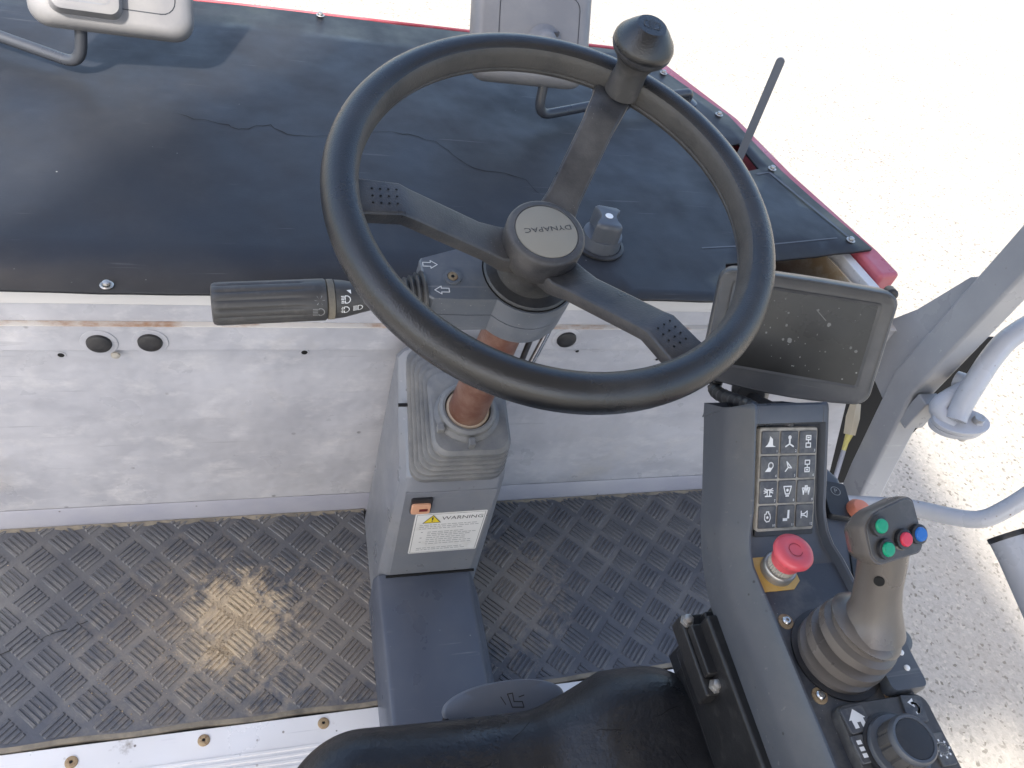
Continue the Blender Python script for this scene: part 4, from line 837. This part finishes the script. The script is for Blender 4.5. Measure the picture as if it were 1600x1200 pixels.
# joystick
O = (0.487, 0.211, 0.6303)
js = thing('joystick', 'taupe joystick with a ribbed boot and four coloured push buttons', 'joystick', O)
prof = [(0.040, 0.0005), (0.0400, 0.008), (0.0372, 0.0125), (0.0372, 0.0145), (0.0392, 0.017), (0.0385, 0.026), (0.0345, 0.030), (0.0345, 0.032), (0.0368, 0.0345), (0.0360, 0.042), (0.031, 0.045), (0.031, 0.047)]
prof = [(0.0385, 0.0005), (0.0385, 0.007), (0.0315, 0.0100), (0.0315, 0.0135), (0.0390, 0.0165), (0.0380, 0.0240), (0.0295, 0.0270), (0.0295, 0.0310), (0.0372, 0.0340), (0.0358, 0.0405), (0.0305, 0.0435), (0.0305, 0.0475)]
bo_ = []
for rr_, z in prof:
    k = z / 0.0475; Mt = Matrix.Translation((0.004 * k, 0.003 * k, z)) @ Matrix.Rotation(R(11 * k), 4, 'Y') @ Matrix.Rotation(R(-6 * k), 4, 'X')
    bo_.append([Mt @ Vector((rr_ * math.cos(2 * math.pi * q / 56), rr_ * math.sin(2 * math.pi * q / 56), 0)) for q in range(56)])
MB().loft(bo_).build('ribbed_boot', m_joy, js, smooth=26)
MB().lathe([(0.0435, 0.0003), (0.0435, 0.0025), (0.0402, 0.0030)], 48).build('boot_ring', m_black, js)
lean = Matrix.Translation((0.004, 0.004, 0.047)) @ Matrix.Rotation(R(-8), 4, 'X') @ Matrix.Rotation(R(13), 4, 'Y')
MB(lean).lathe([(0.028, -0.002), (0.0335, 0.0005), (0.0342, 0.0025), (0.0320, 0.0060), (0.027, 0.009), (0.023, 0.011)], 48).build('handle_flange', m_joy, js, smooth=50)
hd_c = Vector((0.478, 0.272, 0.772)) - Vector(O)
path = [(Vector((0.005, 0.003, 0.053)), 0.031, 0.029), (Vector((0.005, 0.006, 0.062)), 0.025, 0.024), (Vector((0.003, 0.012, 0.074)), 0.0205, 0.0205), (Vector((-0.001, 0.021, 0.092)), 0.0185, 0.0195), (Vector((-0.003, 0.033, 0.112)), 0.0190, 0.0200), (Vector((-0.006, 0.042, 0.126)), 0.0205, 0.0205), (Vector((-0.008, 0.047, 0.136)), 0.021, 0.020)]
rg_ = []
for i, (p, rx, ry) in enumerate(path):
    d = (path[min(i + 1, len(path) - 1)][0] - path[max(i - 1, 0)][0]).normalized(); xa = Vector((1, 0, 0)); xa = (xa - d * xa.dot(d)).normalized(); ya = d.cross(xa)
    rg_.append([p + xa * rx * math.cos(2 * math.pi * k / 40) + ya * ry * math.sin(2 * math.pi * k / 40) for k in range(40)])
hn = MB().loft(rg_).build('handle', m_joy, js, smooth=60)
HFm = Matrix.Translation(Vector((0.474, 0.250, 0.778)) - Vector(O)) @ eul(5.9, 34.8, 3.8)
hexp = [(-0.0285, 0.012), (-0.016, 0.0215), (0.020, 0.0265), (0.0275, 0.023), (0.0295, -0.013), (0.024, -0.0215), (-0.022, -0.0215), (-0.0285, -0.014)]
def soft(poly, r=0.005): return [(p.x, p.y) for p in fillet([Vector((*poly[-1], 0)).lerp(Vector((*poly[0], 0)), 0.5)] + [Vector((*p, 0)) for p in poly] + [Vector((*poly[-1], 0)).lerp(Vector((*poly[0], 0)), 0.501)], r, 4)]
hs = soft(hexp)
MB(HFm).loft([[(x * s_, y * s_ + o2, z) for x, y in hs] for s_, o2, z in ((0.55, -0.004, -0.034), (0.80, -0.002, -0.028), (0.94, 0, -0.018), (1.0, 0, -0.006), (1.0, 0, -0.0015), (0.975, 0, 0.0005))]).build('handle_head', m_joy, js, smooth=50)
hf = MB(HFm).loft([[(x * s_, y * s_, z) for x, y in hs] for s_, z in ((0.93, -0.001), (0.93, 0.0010), (0.91, 0.0016))]).build('button_face', m_joyface, js, smooth=40)
for (x, y, m) in ((-0.0150, 0.0095, m_green), (-0.0130, -0.0095, m_green), (0.0065, -0.0060, m_red), (0.0225, -0.0055, m_blue)):
    B_ = HFm @ Matrix.Translation((x, y, 0.0016)) @ Matrix.Scale(0.92, 4)
    bc = MB(B_).lathe([(0.0090, 0), (0.0088, 0.0036), (0.0070, 0.0042)], 28).build('button_collar', m_black, hf)
    MB(B_).lathe([(0.0064, 0.003), (0.0064, 0.0052), (0.0056, 0.0064), (0.0035, 0.0068), (0.0015, 0.0066)], 28).build('push_button', m, js, smooth=45)
hole_p = Vector((-0.002, 0.0095, 0.0935)); 
MB(align(Vector((-0.0160, 0.0158, 0.1114)), (-0.69, -0.65, 0.315))).lathe([(0.0042, -0.004), (0.0042, 0.0006), (0.003, 0.0007)], 18).build('finger_hole', m_dark, js)

# rotary dial module
DFm = Matrix.Translation((0.4925, 0.123, 0.6305)) @ Matrix.Rotation(R(0), 4, 'Z')
dm = thing('dial_module', 'black rotary dial with home and menu keys on the console', 'dial', M=DFm)
MB().loft([[(x, y, z) for x, y in rrect(0.094 * s_, 0.096 * s_, 0.010, 4, 0.008, -0.006)] for s_, z in ((1, 0), (1, 0.008), (0.97, 0.011))]).build('panel', m_joyface, dm, smooth=30)
MB().lathe([(0.0300, 0.010), (0.0300, 0.0140), (0.0280, 0.0145)], 48).build('dial_well', m_black, dm)
MB().lathe([(0.0268, 0.0135), (0.0272, 0.017), (0.0262, 0.0190), (0.0225, 0.0197)], 48).build('dial_skirt', m_console, dm, smooth=40)
MB().loft([[((0.0212 - (0.0014 if k % 6 == 0 else 0)) * s_ * math.cos(2 * math.pi * k / 72), (0.0212 - (0.0014 if k % 6 == 0 else 0)) * s_ * math.sin(2 * math.pi * k / 72), z) for k in range(72)] for s_, z in ((1.0, 0.019), (0.97, 0.034), (0.95, 0.0355))]).build('dial_grip', m_joyface, dm, smooth=30)
MB().lathe([(0.0206, 0.0345), (0.0204, 0.0375), (0.0188, 0.0395), (0.0166, 0.0392), (0.0162, 0.0380)], 48, caps=False).build('dial_ring', m_console, dm, smooth=50)
MB().lathe([(0.0165, 0.0375), (0.0160, 0.0386), (0.010, 0.0390)], 48).build('dial_cap', m_black, dm)
def dkey(cx, cy, wd, hd, rot_, draw, big=False):
    M_ = Matrix.Translation((cx, cy, 0.0108)) @ Matrix.Rotation(R(rot_), 4, 'Z')
    k = MB(M_).loft([[(x, y, z) for x, y in rrect(wd * s_, hd * s_, 0.0015, 2)] for s_, z in ((1, 0), (1, 0.0018), (0.95, 0.0024))]).build('menu_key', m_key, dm, smooth=30)
    b = MB(M_ @ Matrix.Translation((0, 0, 0.0026))); draw(b); b.build('symbol', m_print, k, smooth=0)
def home(b): b.flat([(-0.0085, 0.0), (0.0085, 0.0), (0.0, 0.0085)]); b.flat([(-0.006, 0.0), (-0.006, -0.007), (-0.0018, -0.007), (-0.0018, 0.0)]); b.flat([(0.0018, 0.0), (0.0018, -0.007), (0.006, -0.007), (0.006, 0.0)]); b.flat([(-0.0018, -0.0025), (0.0018, -0.0025), (0.0018, 0.0), (-0.0018, 0.0)])
def grid(b):
    for i in (-1, 1):
        for j in (-1, 0, 1): b.flat([(i * 0.0048 - 0.0023, j * 0.0052 - 0.0017), (i * 0.0048 + 0.0023, j * 0.0052 - 0.0017), (i * 0.0048 + 0.0023, j * 0.0052 + 0.0017), (i * 0.0048 - 0.0023, j * 0.0052 + 0.0017)])
def start(b):
    b.line([(-0.013, -0.009), (-0.013, 0.009), (0.012, 0.009), (0.014, 0.002), (0.014, -0.009)], 0.001, 0, closed=True); text(b, 'START', 0.0078, Matrix.Translation((0, 0.0035, 0))); text(b, 'STOP', 0.0078, Matrix.Translation((0, -0.0045, 0)))
def back(b): b.line(arc(0, 0, 0.0042, -80, 110, 12), 0.0022, 0); b.flat([(-0.0055, 0.0045), (0.0005, 0.0085), (0.0005, 0.0005)])
def tool(b):
    b.line(arc(0.0, 0.0, 0.0045, 0, 360, 14), 0.002, 0)
    for a in range(0, 360, 45): b.flat([(0.006 * math.cos(R(a - 8)), 0.006 * math.sin(R(a - 8))), (0.0078 * math.cos(R(a - 6)), 0.0078 * math.sin(R(a - 6))), (0.0078 * math.cos(R(a + 6)), 0.0078 * math.sin(R(a + 6))), (0.006 * math.cos(R(a + 8)), 0.006 * math.sin(R(a + 8)))])
    b.line([(-0.008, 0.006), (-0.003, 0.003)], 0.003, 0)
dkey(-0.0245, 0.0275, 0.023, 0.021, 4, home); dkey(-0.0275, 0.0045, 0.021, 0.022, 2, grid); dkey(-0.0180, -0.0230, 0.032, 0.022, 0, start); dkey(0.036, 0.029, 0.020, 0.022, -10, back); dkey(0.0430, -0.006, 0.015, 0.026, 0, tool)

# black mounting bracket beside the seat
O = (0.425, 0.258, 0.0)
mbk = thing('console_bracket', 'black bolted steel bracket holding the console beside the seat', 'bracket', O); T = at((0.411, 0.243, 0.0))
MB(T).box(0.428, 0.440, -0.15, 0.296, 0.40, 0.555).build('side_plate', m_blackpaint, mbk, 0.002)
MB(T).box(0.405, 0.4275, 0.10, 0.26, 0.30, 0.50).build('upright', m_blackpaint, mbk, 0.002)
MB(T).box(0.388, 0.427, 0.205, 0.290, 0.505, 0.530).build('hinge_block', m_blackpaint, mbk, 0.003)
MB(T).box(0.391, 0.404, 0.222, 0.274, 0.5305, 0.542).build('hinge_leaf', m_blackpaint, mbk, 0.002)
MB(T).box(0.409, 0.425, 0.210, 0.285, 0.5305, 0.545).build('hinge_leaf', m_blackpaint, mbk, 0.002)
for x, y in ((0.394, 0.282), (0.400, 0.213)):
    bo = MB(T @ Matrix.Translation((x, y, 0.5305))).lathe([(0.0075, 0), (0.0075, 0.002), (0.0052, 0.0022), (0.0052, 0.008), (0.003, 0.0092)], 6).build('bolt', m_galv, mbk)
MB(T).box(0.36, 0.44, -0.10, 0.20, -0.012, 0.30).build('bracket_leg', m_blackpaint, mbk, 0.004)

# ------------------------------------------------------------------ seat
O = (0.235, -0.02, -0.012)
se = thing('operator_seat', 'black vinyl operator seat with raised side bolsters and worn creases', 'seat', O); T = at(O)
def seat_h(x, y):
    f_ = max(0, min(1, (0.30 - y) / 0.25))
    ss = max(0.0, min(1.0, (x - 0.255) / 0.085)); ss = ss * ss * (3 - 2 * ss)
    return 0.438 + 0.026 * ss + 0.010 * math.exp(-((x - 0.06) / 0.06) ** 2) - 0.006 * math.exp(-((x - 0.245) / 0.07) ** 2) + 0.0015 * math.sin(30 * x + 20 * y) * f_
b = MB(T); NX, NY = 72, 64; xs0, xs1, ys0, ys1, RR = -0.006, 0.468, -0.24, 0.278, 0.050; CR = 0.085
def seat_pt(u, v):
    # map unit square to a rounded rectangle; the rim rolls down over radius RR
    x = xs0 + (xs1 - xs0) * u; y = ys0 + (ys1 - ys0) * v
    cx, cy = (xs0 + xs1) / 2, (ys0 + ys1) / 2; hx, hy = (xs1 - xs0) / 2, (ys1 - ys0) / 2
    dx, dy = x - cx, y - cy; qx, qy = abs(dx) - (hx - CR), abs(dy) - (hy - CR)
    if qx > 0 and qy > 0:
        l = math.hypot(qx, qy); m_ = max(qx, qy); s_ = m_ / l; qx *= s_; qy *= s_
        dx = math.copysign(hx - CR + qx, dx); dy = math.copysign(hy - CR + qy, dy); dist = CR - m_
    else: dist = min(hx - abs(dx), hy - abs(dy))
    dist = max(0.0, dist)
    fx = cx + dx
    yy = cy + dy + (0.0 if dy < 0 else (dy / hy) * (0.022 * max(0.0, min(1.0, (fx - 0.255) / 0.085)) ** 1.5 - 0.004))
    z = seat_h(fx, yy)
    if dist < RR: z -= RR - math.sqrt(max(0, RR * RR - (RR - dist) ** 2))
    return (fx, yy, z)
idx = {}
def tt(k, n): s_ = k / n; return 0.5 - 0.5 * math.cos(math.pi * s_)
for i in range(NX + 1):
    for j in range(NY + 1): idx[i, j] = len(b.v); b.v.append(T @ Vector(seat_pt(tt(i, NX), tt(j, NY))))
for i in range(NX):
    for j in range(NY): b.f.append((idx[i, j], idx[i + 1, j], idx[i + 1, j + 1], idx[i, j + 1]))
border = [(i, 0) for i in range(NX)] + [(NX, j) for j in range(NY)] + [(i, NY) for i in range(NX, 0, -1)] + [(0, j) for j in range(NY, 0, -1)]
low = []
for ij in border: p = b.v[idx[ij]]; low.append(len(b.v)); b.v.append(Vector((p.x, p.y, p.z - 0.07)))
for k in range(len(border)):
    k2 = (k + 1) % len(border); b.f.append((idx[border[k]], low[k], low[k2], idx[border[k2]]))
b.build('cushion', m_seat, se, smooth=60)
MB(T).box(0.05, 0.42, -0.2, 0.24, 0.26, 0.33).build('seat_pan', m_blackpaint, se, 0.01)
MB(T).box(0.14, 0.34, -0.15, 0.15, -0.012, 0.26).build('seat_base', m_blackpaint, se, 0.01)
crk = MB(T)
for k in range(16):
    x = rnd.uniform(0.05, 0.42); y = rnd.uniform(0.06, 0.24); pts = []; a = rnd.uniform(-0.6, 0.6) + (1.57 if rnd.random() < 0.35 else 0)
    for q in range(6): pts.append((x, y)); x += 0.005 * math.cos(a) + rnd.uniform(-.001, .001); y += 0.005 * math.sin(a) + rnd.uniform(-.001, .001)
    for p, q in zip(pts[:-1], pts[1:]):
        d = (Vector(q) - Vector(p)).normalized(); n_ = Vector((-d.y, d.x)) * 0.00035
        crk.add([(c[0] + s_ * n_.x, c[1] + s_ * n_.y, seat_h(c[0], c[1]) + 0.0006) for c, s_ in ((p, 1), (q, 1), (q, -1), (p, -1))], [(0, 1, 2, 3)])
ck_ = crk.build('creases', m_dark, se, smooth=0); ck_['kind'] = 'stuff'
# oval adjuster paddle under the seat front
PF = frame((0.250, 0.300, 0.345), (1, 0.03, -0.02), (0, 0.93, 0.36))
pdl = thing('adjuster_paddle', 'blue grey oval seat adjuster paddle with an embossed seat symbol', 'lever', M=PF)
ov = [(0.074 * math.copysign(abs(math.cos(a)) ** 0.9, math.cos(a)), 0.024 * math.sin(a)) for a in [2 * math.pi * k / 56 for k in range(56)]]
pl_ = MB().loft([[(x * s_, y * s_, z) for x, y in ov] for s_, z in ((0.93, -0.006), (1.0, -0.002), (0.99, 0.002), (0.95, 0.004), (0.6, 0.0052), (0.1, 0.0055))]).build('paddle', m_lever, pdl, smooth=50)
b = MB(Matrix.Translation((0.012, 0.001, 0.0058)) @ Matrix.Rotation(R(-8), 4, 'Z')); b.line([(-0.010, 0.007), (-0.004, -0.007), (0.010, -0.007), (0.008, -0.001), (-0.002, -0.001), (-0.004, 0.008)], 0.0012, 0, closed=True); b.line([(-0.018, 0.004), (-0.012, -0.004)], 0.001); b.line([(0.004, 0.004), (0.010, 0.006)], 0.0012)
b.build('seat_symbol', m_black, pl_, smooth=0)
MB().tube([(-0.070, -0.006, -0.001), (-0.05, -0.06, -0.01), (-0.05, -0.14, -0.03)], 0.005, 10).build('paddle_rod', m_black, pdl)

# ------------------------------------------------------------------ canopy frame
O = (1.03, 0.60, -0.012)
cf = thing('canopy_frame', 'silver grey canopy post with a welded gusset beside the display', 'post', O); T = at(O)
def sqtube(pts, wx, wy, name, m, par, TT, bv=0.006):
    rg_ = [[(x + dx * wx / 2, y + dy * wy / 2, z) for dx, dy in ((-1, -1), (1, -1), (1, 1), (-1, 1))] for x, y, z in pts]
    return MB(TT).loft(rg_).build(name, m, par, bv, 3)
sqtube([(1.045, 0.585, -0.012), (1.040, 0.660, 0.22), (1.036, 0.712, 0.42), (1.030, 0.700, 0.70), (1.03, 0.68, 1.93)], 0.048, 0.056, 'post', m_postp, cf, T)
MB(T @ frame((1.022, 0.74, 0.42), (0, 1, 0), (0, 0, 1))).prism([(-0.02, -0.06), (0.095, -0.04), (0.10, 0.0), (0.045, 0.10), (0.006, 0.205), (-0.004, 0.215), (-0.02, 0.215)], -0.004, 0.004).build('gusset', m_postp, cf, 0.001)
MB(T).box(1.018, 1.056, 0.655, 0.680, 0.365, 0.43).build('weld_plate', m_postp, cf, 0.003)
shade_roof = [(-1.45, -1.7), (1.30, -1.7), (1.30, 0.85), (-0.20, 0.85), (-1.45, -0.70)]  # unseen roof, front-left corner cut to set the shadow edge on the hood
MB(T).prism(shade_roof, 1.93, 2.0).build('shade_roof', m_roof, cf, 0.01)
for x, y in ((-1.35, -0.85), (-1.35, -1.6), (1.2, -1.6)): MB(T).box(x - 0.035, x + 0.035, y - 0.035, y + 0.035, -1.1, 1.93).build('rear_post', m_postp, cf)

# loose connector by the post
O = (1.0, 0.77, 0.2)
lc = thing('cable_connector', 'ivory plug on a yellow cable hanging in the dark gap by the post', 'connector', O); T = at(O)
def D(p, k): return (p[0] * k, p[1] * k, 1.26 + (p[2] - 1.26) * k)
c1 = Vector(D((0.83, 0.616, 0.472), 1.215)); c2 = Vector(D((0.826, 0.600, 0.455), 1.215)); c3 = Vector(D((0.810, 0.561, 0.412), 1.215))
MB(T).tube([c1 + (c1 - c2) * 0.9, c1], [0.003, 0.006], 10).build('cable_tip', m_yellowcable, lc)
MB(T).tube([c1 + (c1 - c2) * 0.4, c1.lerp(c2, 0.5), c2 + (c2 - c1) * 0.6], [0.009, 0.012, 0.010], 4).build('plug', m_ivory, lc)
MB(T).tube([c2 + (c2 - c1) * 0.55, c2.lerp(c3, 0.45), c2.lerp(c3, 0.65)], [0.007, 0.0045, 0.004], 10).build('cable', m_yellowcable, lc)
MB(T).tube([c2.lerp(c3, 0.65), c3, c3 + (c3 - c2) * 0.8], 0.0042, 10).build('cable_sheath', m_kick, lc)

# ------------------------------------------------------------------ rails outside the post
k_ = 1.45 / 1.12
O = (1.05, 0.62, -0.9)
ra = thing('grab_rail', 'pale curved handrail bolted to an oval flange on the post', 'handrail', O); T = at(O)
pA = [D(p, k_) for p in ((0.797, 0.470, 0.632), (0.802, 0.479, 0.642), (0.812, 0.493, 0.667), (0.835, 0.516, 0.700), (0.858, 0.528, 0.726), (0.916, 0.538, 0.771))]
MB(T).tube(smoothpath(pA, 8), 0.0170, 20).build('rail_tube', m_rail, ra)
FA = T @ frame(Vector(D((0.800, 0.472, 0.628), k_)), (1, -0.25, 0.15), (0.2, 0.95, 0.1))
MB(FA).prism([(x, y) for x, y in [(0.046 * math.cos(2 * math.pi * k / 32) + 0.010, 0.026 * math.sin(2 * math.pi * k / 32)) for k in range(32)]], -0.004, 0.004).build('flange', m_rail, ra, 0.0015)
MB(FA).prism([(x, y) for x, y in [(0.044 * math.cos(2 * math.pi * k / 32) + 0.009, 0.025 * math.sin(2 * math.pi * k / 32)) for k in range(32)]], -0.016, -0.006).build('flange', m_rail, ra, 0.0015)
MB(FA @ Matrix.Translation((0.034, 0, -0.045))).lathe([(0.008, 0), (0.008, 0.06)], 14).build('flange_bolt', m_galv, ra)
MB(FA @ Matrix.Translation((0.036, 0, 0.004))).lathe([(0.010, 0), (0.0095, 0.004), (0.005, 0.007)], 6).build('bolt_head', m_rail, ra)
MB(T).tube(smoothpath([(1.06, 0.675, 0.47), (1.065, 0.655, 0.475), D((0.785, 0.492, 0.633), k_), D((0.797, 0.470, 0.622), k_)], 6), 0.014, 12).build('bracket_arm', m_rail, ra)
k_ = 1.40 / 1.2
O = (1.0, 0.45, -0.9)
rb = thing('step_rail', 'thin pale bent rail running out behind the joystick', 'handrail', O); T = at(O)
pB = [D(p, k_) for p in ((0.70, 0.49, 0.43), (0.785, 0.451, 0.472), (0.813, 0.432, 0.491), (0.844, 0.405, 0.510), (0.864, 0.391, 0.525), (0.882, 0.389, 0.545), (0.910, 0.395, 0.584), (0.947, 0.410, 0.647))]
MB(T).tube(smoothpath(pB, 8), 0.0132, 18).build('rail_tube', m_rail, rb)
k_ = 1.15
O = (0.85, 0.3, -0.9)
rc = thing('rail_post', 'short open-ended grey rail tube with a white ring clip', 'handrail', O); T = at(O)
pC = [Vector(D(p, k_)) for p in ((0.735, 0.303, 0.653), (0.738, 0.280, 0.647), (0.744, 0.211, 0.627), (0.746, 0.107, 0.602))]
MB(T).tube(pC, 0.0215, 24, caps=False).build('rail_tube', m_rail, rc)
rt = bpy.data.objects[rc.children[0].name] if rc.children else None
MB(T).tube([pC[0] + (pC[1] - pC[0]) * 0.02, pC[0] + (pC[1] - pC[0]) * 0.4], 0.0200, 24).build('tube_bore', m_dark, rc)
dC = (pC[0] - pC[1]).normalized()
MB(T @ align(pC[0] - dC * 0.004, dC)).lathe([(0.0200, 0.0045), (0.0222, 0.0045), (0.0224, 0.0), (0.0216, -0.002)], 28, caps=False).build('end_ring', m_black, rc)
MB(T @ align(pC[0] + Vector((0.028, -0.012, 0.02)), (0.2, -0.6, 0.7))).lathe([(0.024, 0), (0.027, 0.004), (0.024, 0.008), (0.014, 0.008), (0.013, 0.004)], 28, caps=False).build('ring_clip', m_rail, rc)
MB(T @ align(pC[0] + Vector((0.028, -0.012, 0.021)), (0.2, -0.6, 0.7))).lathe([(0.013, 0), (0.012, 0.004)], 24).build('clip_core', m_black, rc)
